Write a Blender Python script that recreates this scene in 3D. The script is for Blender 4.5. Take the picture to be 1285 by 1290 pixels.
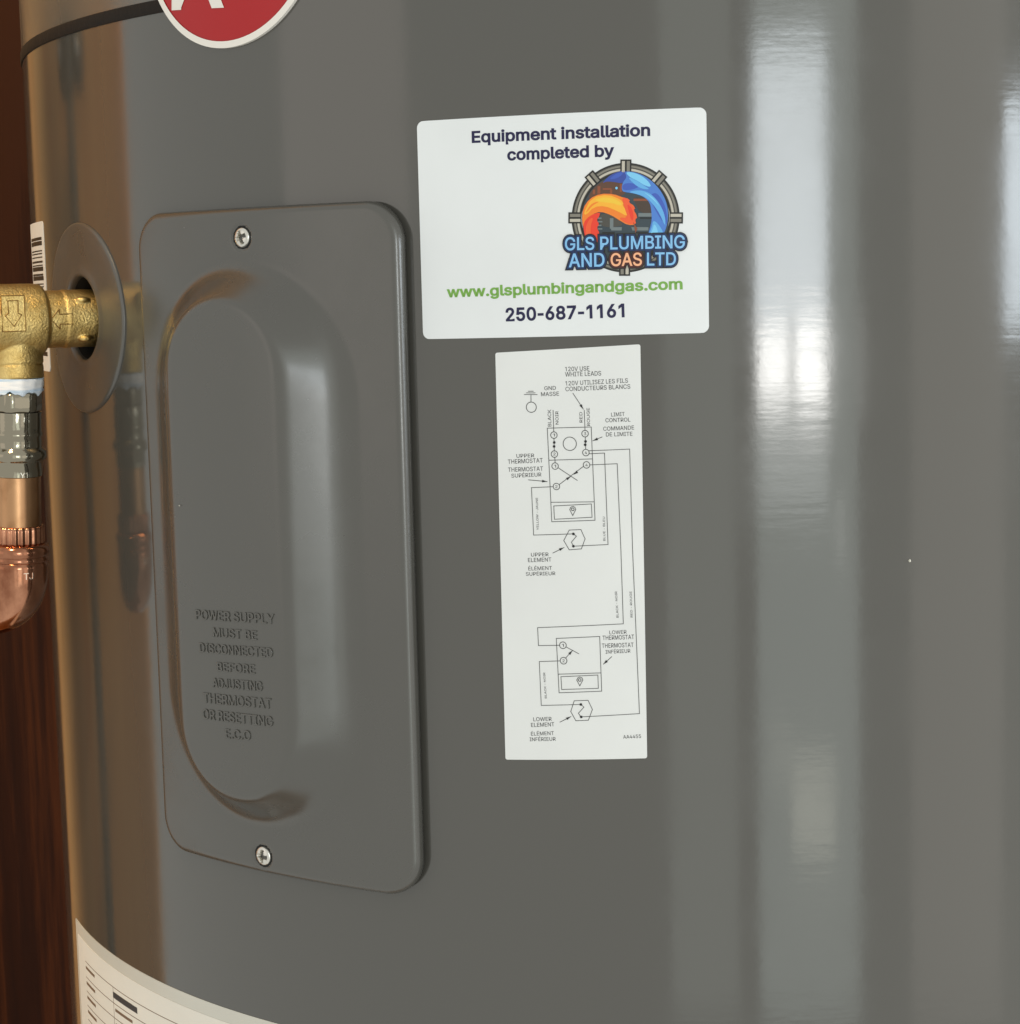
import bpy, bmesh, math, random
from mathutils import Vector, Matrix, Euler
random.seed(7)
PI = math.pi
scene = bpy.context.scene
for o in list(bpy.data.objects):
    bpy.data.objects.remove(o)

# ------------------------------------------------------------------ camera
R = 0.29                      # tank radius; axis at x = y = 0, floor at z = 0
cam_data = bpy.data.cameras.new('camera')
cam = bpy.data.objects.new('camera', cam_data)
scene.collection.objects.link(cam)
F = Vector((-0.09354755, 0.98885834, -0.11579312))
RT = Vector((0.99552465, 0.09133911, -0.02424538))
UP = Vector((0.01339881, 0.117543, 0.9929774))
m = Matrix(((RT.x, UP.x, -F.x, 0.0), (RT.y, UP.y, -F.y, -0.90036), (RT.z, UP.z, -F.z, 1.25), (0, 0, 0, 1)))
cam.matrix_world = m
cam_data.sensor_fit = 'HORIZONTAL'
cam_data.sensor_width = 36.0
cam_data.lens = 2474.0 / 1285.0 * 36.0
cam_data.clip_start = 0.02
cam_data.clip_end = 100.0
scene.camera = cam

# ------------------------------------------------------------------ light
world = bpy.data.worlds.new('World')
scene.world = world
world.use_nodes = True
bg = world.node_tree.nodes['Background']
bg.inputs['Color'].default_value = (0.975, 0.975, 0.915, 1)
bg.inputs['Strength'].default_value = 0.71
scene.view_settings.view_transform = 'Standard'
scene.view_settings.look = 'None'
scene.view_settings.exposure = 0.15
scene.view_settings.gamma = 1.0
scene.view_settings.use_curve_mapping = False
scene.render.engine = 'CYCLES'
scene.render.resolution_x = 1020
scene.render.resolution_y = 1024


def area_lamp(name, az0, az1, z0, z1, radiance, color, dist=2.4):
    """upright window-like lamp seen from the tank between two azimuths (degrees, 0 = towards the camera, + = right)"""
    a = math.radians((az0 + az1) / 2)
    w = 2 * dist * math.tan(math.radians(abs(az1 - az0) / 2))
    h = z1 - z0
    L = bpy.data.lights.new(name, 'AREA')
    L.shape = 'RECTANGLE'
    L.size = w
    L.size_y = h
    L.energy = radiance * PI * w * h
    L.color = color
    o = bpy.data.objects.new(name, L)
    scene.collection.objects.link(o)
    o.location = (dist * math.sin(a), -dist * math.cos(a), (z0 + z1) / 2)
    o.rotation_euler = (PI / 2, 0, a + PI)
    # an area lamp shines along its local -Z: turn that towards the tank axis
    d = Vector((-math.sin(a), math.cos(a), 0))
    o.rotation_euler = d.to_track_quat('-Z', 'Y').to_euler()
    return o


area_lamp('window_light', 8.9, 18.8, 1.185, 1.56, 5.2, (0.88, 0.95, 1.0))
area_lamp('window_light_low_left', 9.2, 13.4, 1.075, 1.18, 12.0, (1.0, 0.98, 0.95))
area_lamp('window_light_low_right', 14.4, 18.7, 1.075, 1.18, 14.0, (1.0, 0.98, 0.95))
area_lamp('window_fade_light', 9.0, 18.8, 0.93, 1.07, 1.1, (0.95, 1.0, 1.0))  # dim lamp added below the window so its mirror image fades downwards
area_lamp('side_window_light', 44.6, 68.0, 1.17, 1.48, 6.5, (0.82, 0.92, 1.0))
area_lamp('patio_door_light', 82.0, 106.0, 0.1, 2.1, 17.0, (0.95, 0.98, 1.0))
area_lamp('pale_band_fill', 8.8, 23.3, 0.1, 2.3, 0.85, (0.86, 1.0, 0.95), 2.6)  # unseen lamp panel added for the pale band mirrored round the window
area_lamp('pale_band_fill_left', -4.0, 5.8, 0.1, 2.3, 0.36, (0.90, 1.0, 0.92), 2.6)  # second added panel, mirrored as a fainter band left of the window
area_lamp('warm_band_fill', 31.0, 45.0, 0.1, 2.0, 0.32, (1.0, 0.9, 0.8), 2.6)  # faint warm panel, added only to be mirrored right of the window
area_lamp('warm_band_fill_left', -62.0, -41.0, 0.9, 2.3, 0.3, (1.0, 0.84, 0.76), 2.6)  # unseen warm panel added to lift the reflection at the upper left
area_lamp('floor_glow_light', 13.6, 19.6, 0.44, 0.58, 1.0, (1.0, 0.96, 0.78))  # added lamp stands in for a sunlit floor patch in the reflection
area_lamp('floor_glow_light_small', 10.2, 13.4, 0.55, 0.62, 0.4, (1.0, 0.95, 0.78))  # smaller lamp added beside it for the same mirrored glow
area_lamp('added_glint_light', 23.4, 23.9, 1.06, 1.20, 2.2, (1.0, 1.0, 0.97))  # sliver of lamp added to mirror as a bright streak
area_lamp('added_glint_light_low', 20.2, 20.9, 0.86, 0.94, 1.4, (1.0, 1.0, 0.95))  # tiny added lamp, mirrored as a small bright mark
sl = bpy.data.lights.new('wall_fill_spot', 'SPOT')  # unseen spot added to brighten the left wall that the tank mirrors
sl.energy = 50.0
sl.color = (1.0, 0.70, 0.36)
sl.spot_size = math.radians(49)
sl.spot_blend = 0.8
sl.shadow_soft_size = 0.06
warm = bpy.data.objects.new('wall_fill_spot', sl)
scene.collection.objects.link(warm)
warm.location = (-0.40, -0.60, 1.95)
warm.rotation_euler = (Vector((-0.62, 0.12, 0.80)) - warm.location).to_track_quat('-Z', 'Y').to_euler()

# ------------------------------------------------------------------ print measurements (mm round the tank, mm above 1 m)
STICKER_TEXT = [
    ('Equipment installation', -68.16, 293.62, -11.91, 293.53, 3.67),
    ('completed by', -56.7, 287.73, -23.1, 287.75, 3.66),
    ('www.glsplumbingandgas.com', -77.85, 245.9, -2.7, 246.77, 3.4),
    ('250-687-1161', -58.43, 238.03, -20.71, 238.61, 4.25),
]
LOGO_TEXT = [
    ('GLS PLUMBING', -38.79, 259.7, -1.94, 259.4, 3.82),
    ('AND', -37.67, 254.47, -26.69, 254.43, 4.03),
    ('GAS', -24.62, 254.45, -15.15, 254.41, 3.81),
    ('LTD', -13.44, 254.37, -4.74, 254.28, 3.8),
]
LOGO_FRAME = [(-19.982, 269.024), (0.034, -0.001), (0.001, 0.034)]
DIAGRAM_TEXT = [
    ('120V USE', -39.66, 222.22, -32.02, 222.37, 1.35),
    ('WHITE LEADS', -39.7, 220.56, -28.34, 220.76, 1.4),
    ('120V UTILISEZ LES FILS', -39.65, 217.76, -20.02, 218.42, 1.35),
    ('CONDUCTEURS BLANCS', -39.69, 215.99, -19.32, 216.55, 1.35),
    ('GND', -46.45, 216.38, -42.76, 216.49, 1.2),
    ('MASSE', -47.56, 214.51, -41.79, 214.66, 1.25),
    ('LIMIT', -25.4, 207.94, -21.23, 208.1, 1.19),
    ('CONTROL', -27.26, 206.15, -19.45, 206.31, 1.25),
    ('COMMANDE', -27.99, 203.5, -18.35, 203.81, 1.25),
    ('DE LIMITE', -27.19, 201.73, -18.9, 201.85, 1.25),
    ('UPPER', -56.04, 195.15, -50.22, 195.31, 1.16),
    ('THERMOSTAT', -58.89, 193.19, -47.5, 193.68, 1.37),
    ('THERMOSTAT', -58.9, 190.65, -47.46, 191.05, 1.37),
    ('SUPÉRIEUR', -57.84, 188.81, -48.04, 189.26, 1.22),
    ('BLACK', -44.51, 204.99, -44.5, 210.31, 1.07),
    ('NOIR', -42.15, 205.6, -42.16, 209.77, 0.96),
    ('RED', -34.5, 206.16, -34.54, 209.44, 0.95),
    ('ROUGE', -32.16, 205.1, -32.2, 210.72, 0.95),
    ('YELLOW - JAUNE', -49.3, 172.19, -49.38, 182.51, 0.71),
    ('BLUE - BLEU', -28.01, 168.86, -28.03, 176.49, 0.68),
    ('UPPER', -52.0, 163.72, -46.29, 163.9, 1.17),
    ('ELEMENT', -53.03, 161.9, -45.41, 162.21, 1.28),
    ('ÉLÉMENT', -52.98, 159.23, -45.26, 159.56, 1.17),
    ('SUPÉRIEUR', -53.84, 157.51, -44.22, 157.87, 1.12),
    ('LOWER', -27.25, 139.12, -21.81, 139.37, 1.17),
    ('THERMOSTAT', -29.46, 137.23, -19.47, 137.68, 1.39),
    ('THERMOSTAT', -29.72, 134.72, -19.67, 135.13, 1.39),
    ('INFÉRIEUR', -28.58, 132.86, -20.7, 133.31, 1.17),
    ('LOWER', -52.5, 110.43, -46.45, 110.8, 1.25),
    ('ELEMENT', -53.26, 108.5, -45.62, 109.04, 1.31),
    ('ÉLÉMENT', -53.38, 105.66, -45.79, 106.22, 1.2),
    ('INFÉRIEUR', -53.87, 103.85, -45.29, 104.33, 1.2),
    ('AA4455', -23.46, 105.54, -17.79, 105.89, 1.13),
    ('BLACK - NOIR', -24.25, 144.46, -24.62, 152.83, 0.69),
    ('RED - ROUGE', -19.83, 144.58, -20.0, 152.84, 0.68),
    ('BLACK - NOIR', -47.93, 118.06, -48.28, 126.41, 0.66),
    ('1', -44.05, 201.85, -43.4, 201.85, 0.89),
    ('3', -34.16, 202.2, -33.42, 202.2, 0.89),
    ('2', -44.07, 195.88, -43.32, 195.88, 0.89),
    ('4', -34.02, 196.26, -33.28, 196.25, 0.89),
    ('1', -43.89, 192.05, -43.25, 192.05, 0.89),
    ('4', -33.88, 192.39, -33.15, 192.38, 0.89),
    ('2', -43.66, 185.58, -42.91, 185.58, 0.89),
    ('1', -42.61, 134.88, -41.97, 134.9, 0.91),
    ('2', -42.56, 129.89, -41.8, 129.91, 0.91),
]
DIAGRAM_LINES = [
    [(-50.83, 215.06), (-50.89, 212.71)],
    [(-45.81, 204.47), (-31.8, 204.74), (-31.16, 175.39), (-45.02, 174.87), (-45.81, 204.47)],
    [(-45.55, 194.36), (-31.68, 194.73)],
    [(-45.05, 181.05), (-31.36, 181.22)],
    [(-44.27, 179.89), (-32.22, 180.54), (-32.09, 176.34), (-44.14, 175.67), (-44.27, 179.89)],
    [(-43.74, 201.27), (-43.72, 197.24)],
    [(-33.75, 201.63), (-33.67, 197.72)],
    [(-43.6, 195.3), (-43.53, 193.52)],
    [(-43.81, 210.05), (-43.75, 203.26)],
    [(-33.9, 209.96), (-33.77, 203.61)],
    [(-42.61, 191.99), (-36.57, 188.0)],
    [(-42.4, 186.64), (-34.52, 192.39)],
    [(-32.63, 197.29), (-19.86, 197.7), (-19.5, 166.66), (-18.19, 113.72), (-36.94, 112.32)],
    [(-32.65, 196.35), (-27.76, 196.53), (-27.19, 167.71), (-38.22, 167.14)],
    [(-32.5, 192.85), (-23.84, 193.16), (-23.17, 166.66), (-22.81, 142.5), (-50.41, 140.88), (-50.27, 135.08), (-43.31, 135.35)],
    [(-44.34, 186.0), (-51.37, 185.67), (-51.02, 170.58), (-38.14, 171.05)],
    [(-39.45, 172.26), (-35.72, 172.43), (-34.45, 169.48), (-35.68, 166.31), (-39.58, 165.97), (-41.29, 168.92), (-39.45, 172.26)],
    [(-38.14, 171.05), (-37.2, 170.32), (-38.84, 168.41), (-38.22, 167.14)],
    [(-38.23, 176.85), (-39.15, 178.75), (-38.82, 179.49), (-38.17, 179.8), (-37.49, 179.49), (-37.24, 178.75), (-38.23, 176.85)],
    [(-44.39, 137.53), (-30.39, 138.39), (-30.09, 120.8), (-43.86, 119.96), (-44.39, 137.53)],
    [(-44.0, 125.99), (-30.24, 126.69)],
    [(-43.15, 125.2), (-31.21, 125.98), (-31.14, 121.69), (-42.97, 121.06), (-43.15, 125.2)],
    [(-41.16, 134.8), (-37.22, 132.74)],
    [(-41.5, 131.26), (-39.19, 133.77)],
    [(-43.25, 130.31), (-50.12, 129.92), (-49.79, 115.67), (-36.86, 116.36)],
    [(-38.99, 117.5), (-34.53, 117.76), (-33.19, 114.83), (-34.55, 111.3), (-38.59, 111.03), (-40.2, 113.96), (-38.99, 117.5)],
    [(-36.86, 116.36), (-35.91, 115.52), (-37.73, 113.49), (-36.94, 112.32)],
    [(-37.11, 122.38), (-38.04, 124.24), (-37.65, 124.95), (-37.06, 125.23), (-36.36, 124.98), (-36.06, 124.29), (-37.11, 122.38)],
    [(-37.38, 215.34), (-34.16, 210.32)],
    [(-28.45, 201.58), (-31.35, 200.41)],
    [(-52.29, 188.14), (-46.24, 187.63)],
    [(-44.87, 164.92), (-41.28, 166.7)],
    [(-26.69, 131.93), (-29.39, 129.49)],
    [(-43.74, 110.45), (-40.18, 112.34)],
    [(-52.99, 215.08), (-48.84, 215.04)],
    [(-52.28, 215.6), (-49.47, 215.57)],
    [(-51.62, 216.11), (-50.05, 216.1)],
]
DIAGRAM_RINGS = [
    (-50.82, 211.09, 1.62),
    (-38.71, 199.52, 2.11),
    (-43.72, 202.27, 1.03),
    (-33.78, 202.67, 1.03),
    (-43.69, 196.3, 1.03),
    (-33.64, 196.72, 1.03),
    (-43.56, 192.52, 1.03),
    (-33.51, 192.86, 1.03),
    (-43.27, 186.06, 1.03),
    (-42.28, 135.37, 1.08),
    (-42.17, 130.39, 1.08),
    (-38.19, 178.85, 0.43),
    (-37.08, 124.27, 0.43),
]
DIAGRAM_DOTS = [
    (-43.66, 199.96, 0.43),
    (-43.74, 198.71, 0.43),
    (-33.68, 200.22, 0.43),
    (-33.8, 199.18, 0.43),
    (-38.14, 171.05, 0.43),
    (-38.22, 167.14, 0.43),
    (-36.86, 116.36, 0.43),
    (-36.84, 112.32, 0.43),
]
DIAGRAM_ARROWS = [
    [(-37.38, 215.34), (-34.16, 210.32)],
    [(-28.45, 201.58), (-31.35, 200.41)],
    [(-52.29, 188.14), (-46.24, 187.63)],
    [(-44.87, 164.92), (-41.28, 166.7)],
    [(-40.45, 188.05), (-38.56, 189.26)],
    [(-35.87, 191.19), (-37.75, 189.78)],
    [(-26.69, 131.93), (-29.39, 129.49)],
    [(-43.74, 110.45), (-40.18, 112.34)],
    [(-41.5, 131.26), (-39.19, 133.77)],
]
EMBOSS_TEXT = [
    ('POWER SUPPLY', -165.43, 139.77, -131.45, 141.07, 3.34),
    ('MUST BE', -157.74, 134.52, -138.82, 135.09, 3.14),
    ('DISCONNECTED', -164.24, 128.58, -132.73, 129.77, 3.26),
    ('BEFORE', -156.49, 122.94, -140.17, 123.68, 3.05),
    ('ADJUSTING', -158.86, 117.15, -136.95, 118.11, 3.25),
    ('THERMOSTAT', -163.4, 111.29, -134.04, 112.53, 3.47),
    ('OR RESETTING', -164.03, 105.63, -133.26, 106.5, 3.48),
    ('E.C.O', -153.91, 100.19, -143.17, 100.82, 3.26),
]

# letter outlines: character -> (advance, closed outlines as x, y, ... in thousandths of the type size)
GLYPHS = {
    ' ': (188, []),
    '-': (330, [[266,244,266,188,64,188,64,244]]),
    '.': (188, [[95,-4,88,-4,81,-2,75,0,69,4,63,9,58,14,54,20,52,27,50,34,50,41,50,48,52,55,54,62,58,68,63,73,69,78,75,82,81,85,88,86,95,87,103,86,110,85,116,82,122,78,128,73,132,68,136,62,139,55,140,48,141,41,140,34,139,27,136,20,132,14,128,9,122,4,116,0,110,-2,103,-4]]),
    '0': (453, [[227,-7,205,-6,184,-2,165,4,147,13,130,24,115,38,101,53,89,71,78,91,69,113,61,138,55,164,51,192,49,222,48,254,49,286,51,316,55,344,61,370,69,395,78,417,89,437,101,455,115,471,130,484,147,496,165,504,184,511,205,514,227,516,249,514,269,511,288,504,306,496,323,484,338,471,352,455,364,437,375,417,384,395,392,370,398,344,402,316,404,286,405,254,404,222,402,192,398,164,392,138,384,113,375,91,364,71,352,53,339,38,323,24,307,13,289,4,269,-2,249,-6],[227,50,241,50,255,53,267,58,279,65,290,74,300,84,309,97,317,111,324,126,330,144,335,163,339,183,342,205,343,229,344,254,343,279,342,303,339,325,335,346,330,365,324,382,317,398,309,412,300,425,290,435,279,444,267,451,255,456,241,459,227,460,212,459,198,456,186,451,174,444,163,435,153,425,144,412,136,398,129,382,123,365,118,346,114,325,111,303,110,279,109,254,110,229,111,205,114,183,118,163,123,144,129,126,136,111,144,97,153,84,163,74,174,65,186,58,198,53,212,50]]),
    '1': (430, [[276,509,276,0,212,0,212,448,209,448,86,358,86,427,198,509]]),
    '2': (453, [[64,0,64,47,234,229,282,282,289,292,296,301,302,309,306,318,311,327,314,335,317,344,319,353,320,362,320,371,320,382,318,392,316,402,312,410,308,419,302,426,296,433,289,439,282,444,273,449,264,453,255,456,245,458,234,459,224,460,212,459,201,458,191,455,181,452,172,447,164,442,156,436,150,429,144,422,139,413,135,404,131,395,129,384,127,373,127,362,66,362,66,380,69,397,73,413,79,428,86,442,95,456,105,468,117,478,129,488,143,496,158,503,174,509,190,512,207,515,225,516,243,515,260,513,276,509,291,503,306,497,319,488,332,479,343,469,352,458,361,445,368,432,374,418,378,403,380,388,381,372,381,361,379,350,377,339,375,328,371,318,366,307,361,296,354,284,345,271,336,259,325,245,313,230,299,215,284,198,267,180,153,60,153,57,389,57,389,0]]),
    '3': (453, [[218,-7,200,-6,182,-4,165,-1,148,4,133,10,118,17,104,25,92,35,80,46,70,57,62,70,55,84,49,99,46,115,44,132,109,132,111,122,113,112,117,103,121,95,126,87,133,80,140,74,148,68,156,63,165,59,175,56,185,53,196,51,207,50,219,50,231,50,243,52,254,54,265,57,275,61,285,66,293,71,301,78,308,85,315,93,320,102,324,111,327,122,329,133,329,145,329,156,327,166,324,177,321,187,316,196,310,205,303,213,295,221,285,228,275,234,263,239,249,242,235,245,219,247,201,248,157,248,157,299,288,448,288,452,70,452,70,509,372,509,372,461,211,278,211,289,233,290,254,290,273,287,291,282,308,276,324,268,338,258,350,248,361,236,371,222,379,208,385,193,389,178,392,162,393,145,392,127,389,111,385,95,379,80,370,66,361,53,350,41,337,30,324,21,309,12,292,6,275,0,257,-4,238,-6]]),
    '4': (453, [[40,105,40,158,247,509,311,509,109,166,109,163,413,163,413,105],[282,0,282,121,282,146,282,318,343,318,343,0]]),
    '5': (453, [[221,-7,203,-6,186,-4,170,0,155,5,140,11,126,19,114,28,102,37,92,48,83,60,75,73,69,86,64,100,61,115,60,130,122,130,124,121,126,113,129,104,133,96,138,89,144,82,150,76,157,70,165,65,173,60,182,57,191,54,201,52,211,50,221,50,233,50,245,52,256,55,266,59,276,64,285,71,294,78,301,86,308,95,314,104,319,115,323,126,326,137,327,149,328,162,327,175,325,187,323,199,319,210,314,221,307,231,301,240,293,248,284,256,275,262,264,267,254,272,242,275,230,276,218,277,208,277,197,276,187,274,177,271,167,268,158,265,149,261,141,256,134,251,128,246,67,253,96,509,366,509,366,452,151,452,134,301,136,301,143,307,151,312,159,317,168,321,178,325,187,328,198,330,208,332,219,333,229,334,243,333,256,332,269,329,282,325,294,321,305,315,316,309,326,302,336,294,345,285,353,276,361,266,368,255,374,243,379,231,383,218,387,205,389,192,390,178,391,163,390,144,387,126,383,108,377,91,369,76,359,61,349,48,337,35,323,25,309,15,293,7,276,1,259,-3,240,-6]]),
    '6': (453, [[226,-7,208,-6,190,-3,173,1,157,7,142,15,128,24,115,35,104,47,94,60,84,74,77,90,71,107,67,124,64,143,64,162,64,177,66,192,69,207,74,223,80,239,87,256,97,275,108,295,122,317,137,340,252,509,322,509,151,261,145,261,165,288,196,307,203,310,210,312,218,313,226,314,235,314,253,313,270,311,286,307,302,302,316,295,329,286,341,277,352,266,361,253,370,240,377,225,382,210,386,193,388,176,389,157,388,138,385,121,381,104,375,88,368,73,359,58,348,45,337,34,324,23,310,14,295,7,279,1,262,-3,245,-6],[226,48,238,49,249,51,259,54,269,58,279,63,287,69,295,76,302,83,309,92,314,101,319,111,323,122,325,133,327,145,327,157,327,170,325,181,323,193,319,203,314,213,309,223,302,231,295,239,287,246,279,251,269,256,259,260,249,263,238,265,226,265,215,265,204,263,193,260,183,257,174,252,165,246,157,239,150,231,144,223,138,214,133,204,130,193,127,182,125,171,125,158,125,146,127,134,130,123,133,112,138,102,144,92,150,83,157,76,165,69,174,63,183,58,193,54,204,51,215,49]]),
    '7': (453, [[97,0,323,448,323,452,62,452,62,509,391,509,391,449,165,0]]),
    '8': (453, [[226,-7,206,-6,187,-4,169,0,152,5,136,11,121,19,107,28,95,38,84,50,74,62,66,75,60,89,55,104,53,119,52,135,52,148,54,160,57,172,60,184,65,195,71,206,77,216,84,225,92,233,101,241,110,248,120,254,131,258,141,262,153,265,153,267,138,272,125,278,113,286,102,296,93,308,85,321,78,335,74,349,71,364,70,380,71,396,74,410,78,424,83,437,90,450,99,462,109,472,120,482,132,490,146,498,160,504,176,509,192,513,209,515,226,516,244,515,261,513,277,509,292,504,306,498,319,490,332,482,343,472,353,462,361,450,369,437,374,424,378,410,381,396,382,380,381,364,378,349,374,335,367,321,359,308,350,296,339,286,327,278,314,272,300,267,300,265,311,262,322,258,332,254,342,248,351,241,360,233,368,225,375,216,382,206,387,195,392,184,396,172,399,160,400,148,401,135,400,119,397,104,393,89,387,75,378,62,369,50,358,38,346,28,332,19,317,11,301,5,284,0,265,-4,246,-6],[226,49,240,50,252,51,264,53,275,56,285,60,294,65,303,71,310,77,317,84,323,91,328,100,332,109,334,118,336,128,337,139,336,150,334,160,331,170,327,180,322,189,316,197,309,204,301,211,292,217,283,223,273,227,262,231,250,233,239,235,226,235,214,235,202,233,190,231,179,227,169,223,160,217,151,211,143,204,136,197,130,189,125,180,121,170,118,160,116,150,115,139,116,128,118,118,120,109,124,100,129,91,135,84,142,77,149,71,158,65,167,60,178,56,189,53,201,51,213,50],[226,290,237,290,247,291,257,293,266,296,274,300,282,305,289,310,296,316,302,323,307,330,311,339,315,347,317,356,319,366,319,376,319,386,317,395,315,404,312,412,308,420,303,427,297,434,290,440,283,445,275,449,266,453,257,456,247,458,237,459,226,460,215,459,205,458,195,456,186,453,177,449,169,445,162,440,155,434,150,427,145,420,140,412,137,404,135,395,133,386,133,376,133,366,135,356,137,347,140,339,145,330,150,323,156,316,162,310,170,305,178,300,186,296,196,293,205,291,216,290]]),
    '9': (453, [[226,516,245,515,262,512,279,508,295,502,310,494,324,485,337,474,349,462,359,449,368,434,375,419,381,402,386,384,388,366,389,347,388,332,386,317,383,302,378,286,373,270,365,253,356,234,344,214,331,192,315,168,200,0,130,0,301,248,307,248,287,221,257,202,250,199,242,197,234,196,226,195,218,195,200,195,183,198,167,202,151,207,137,214,124,222,112,232,101,243,91,255,83,269,76,283,71,299,67,316,64,333,64,352,64,370,67,388,71,405,77,421,85,436,94,450,104,463,116,475,128,485,143,494,158,502,174,508,190,512,208,515],[226,460,215,460,204,458,193,455,184,451,174,446,165,440,157,433,150,425,144,417,138,407,134,397,130,387,127,375,126,364,125,352,126,339,127,327,130,316,134,306,138,295,144,286,150,278,157,270,165,263,174,257,184,252,193,248,204,246,215,244,226,243,238,244,249,246,259,248,269,252,279,257,287,263,295,270,302,277,309,286,314,295,319,305,323,315,325,327,327,338,327,350,327,363,325,375,323,386,319,397,314,407,309,417,303,425,295,433,287,440,279,446,269,451,259,455,249,458,238,460]]),
    'A': (480, [[16,0,201,509,276,509,463,0,395,0,287,302,264,372,232,478,245,478,213,371,191,302,85,0],[110,142,110,199,370,199,370,142]]),
    'B': (456, [[60,0,60,509,241,509,261,508,280,506,298,502,314,497,329,491,342,483,354,474,364,464,373,454,381,442,387,429,392,416,395,403,397,389,398,374,398,361,396,350,394,339,391,329,387,320,382,312,376,304,370,298,364,291,356,286,349,281,341,277,332,273,324,269,315,267,315,262,325,261,334,259,344,255,354,251,363,245,372,239,381,231,389,223,396,214,402,203,408,192,412,179,415,166,417,152,418,136,417,121,415,107,411,93,407,79,400,67,392,55,383,44,372,34,359,26,344,18,328,11,311,6,291,3,270,1,247,0],[125,57,245,57,267,58,287,61,304,65,318,72,330,80,339,89,346,100,351,111,354,123,355,137,355,147,353,157,351,166,347,175,342,184,337,192,330,200,323,206,315,213,306,218,296,223,285,226,273,229,261,230,248,231,125,231],[125,285,238,285,249,286,259,287,269,289,279,292,288,296,297,301,304,306,311,312,318,319,323,326,328,334,331,343,334,352,335,362,336,372,335,385,332,397,328,409,321,419,313,429,302,437,290,443,275,448,259,451,240,452,125,452]]),
    'C': (510, [[267,-7,242,-6,217,-2,194,5,171,13,150,25,131,39,113,55,97,73,82,93,70,115,59,140,51,166,45,193,41,223,40,254,41,285,45,315,51,343,59,369,70,393,82,415,97,436,113,454,131,470,150,484,171,495,194,504,217,510,242,514,267,516,283,515,298,514,312,511,326,508,340,504,354,499,367,494,379,487,391,479,402,471,413,462,423,452,432,442,440,430,448,418,455,406,461,392,466,378,470,364,473,348,408,348,406,359,403,368,399,378,394,386,389,395,384,402,378,409,372,416,365,423,357,428,350,434,341,438,333,442,324,446,315,449,306,451,297,453,287,455,277,456,267,456,249,455,231,452,215,447,199,441,184,432,169,422,156,410,145,396,134,381,125,364,117,345,111,325,107,303,104,279,103,254,104,229,107,206,111,184,117,163,125,145,134,127,145,112,157,98,170,87,184,76,199,68,215,61,232,57,249,54,267,53,277,53,287,54,297,55,306,57,315,60,324,63,333,67,341,71,350,75,357,81,365,86,372,93,378,99,384,107,389,114,394,123,399,131,403,141,406,150,408,160,473,160,470,145,466,131,461,117,455,103,448,91,440,79,432,67,423,57,413,47,402,38,391,30,379,22,367,15,354,10,341,5,327,0,312,-3,298,-5,283,-6]]),
    'D': (502, [[219,0,96,0,96,57,215,57,239,58,261,61,282,66,301,72,318,81,333,91,347,103,360,117,370,132,379,149,386,168,392,187,396,209,398,231,399,255,398,279,396,302,392,323,386,342,379,361,370,377,360,392,348,406,335,418,320,428,303,437,285,443,265,448,244,451,221,452,93,452,93,509,225,509,254,507,281,504,307,498,331,489,353,478,373,465,391,450,407,432,421,413,433,391,444,367,451,342,457,315,460,286,462,255,460,224,457,195,451,168,443,142,433,119,421,97,406,77,390,60,371,44,351,31,328,20,303,11,277,5,249,1],[125,509,125,0,60,0,60,509]]),
    'E': (419, [[60,0,60,509,372,509,372,452,125,452,125,286,355,286,355,229,125,229,125,57,375,57,375,0]]),
    'F': (410, [[60,0,60,509,369,509,369,452,125,452,125,278,346,278,346,221,125,221,125,0]]),
    'G': (520, [[269,-7,242,-6,217,-2,193,5,171,14,149,25,130,39,112,55,96,73,82,93,69,116,59,140,51,166,45,194,41,223,40,254,41,285,45,315,51,343,59,369,69,393,82,415,96,436,112,454,129,470,149,484,170,495,192,504,215,510,239,514,265,516,281,515,296,514,311,511,326,508,340,504,354,498,367,492,380,485,392,478,403,469,414,460,424,450,433,439,441,428,449,416,456,404,462,391,467,377,471,363,474,349,408,349,405,358,401,368,397,377,392,385,387,393,382,401,376,408,370,415,363,421,356,427,349,432,341,437,333,441,324,445,315,448,306,451,296,453,286,455,276,455,265,456,247,455,230,452,214,447,198,441,183,432,169,422,156,410,145,397,134,381,125,364,117,345,111,325,107,303,104,279,103,254,104,229,107,206,111,184,117,163,125,145,134,128,145,112,157,99,170,87,184,76,200,68,216,61,233,57,250,54,269,53,285,54,301,56,317,59,331,65,345,71,357,79,369,88,379,99,388,110,396,123,403,137,408,152,412,168,414,185,415,202,434,199,283,199,283,256,478,256,478,200,477,176,474,152,468,131,461,110,451,91,439,73,426,57,411,43,395,30,377,19,357,10,337,2,315,-3,292,-6]]),
    'H': (517, [[60,0,60,509,125,509,125,289,392,289,392,509,457,509,457,0,392,0,392,232,125,232,125,0]]),
    'I': (300, [[31,0,31,57,118,57,118,452,31,452,31,509,269,509,269,452,183,452,183,57,269,57,269,0]]),
    'J': (396, [[185,-7,159,-5,135,0,113,7,93,19,75,33,60,50,48,70,40,92,35,118,33,145,33,173,98,173,98,145,99,128,101,112,106,97,113,85,122,74,132,65,143,59,156,54,170,51,185,50,200,51,214,54,226,59,238,65,248,74,256,85,263,97,268,112,271,128,272,145,272,509,336,509,336,145,335,118,330,92,321,70,309,50,294,33,276,19,256,7,235,0,211,-5]]),
    'K': (467, [[104,145,104,216,139,261,174,303,212,344,364,509,448,509,231,276,228,276],[60,0,60,509,125,509,125,334,124,225,125,193,125,0],[372,0,188,259,228,309,449,0]]),
    'L': (393, [[60,0,60,509,125,509,125,57,361,57,361,0]]),
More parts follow.
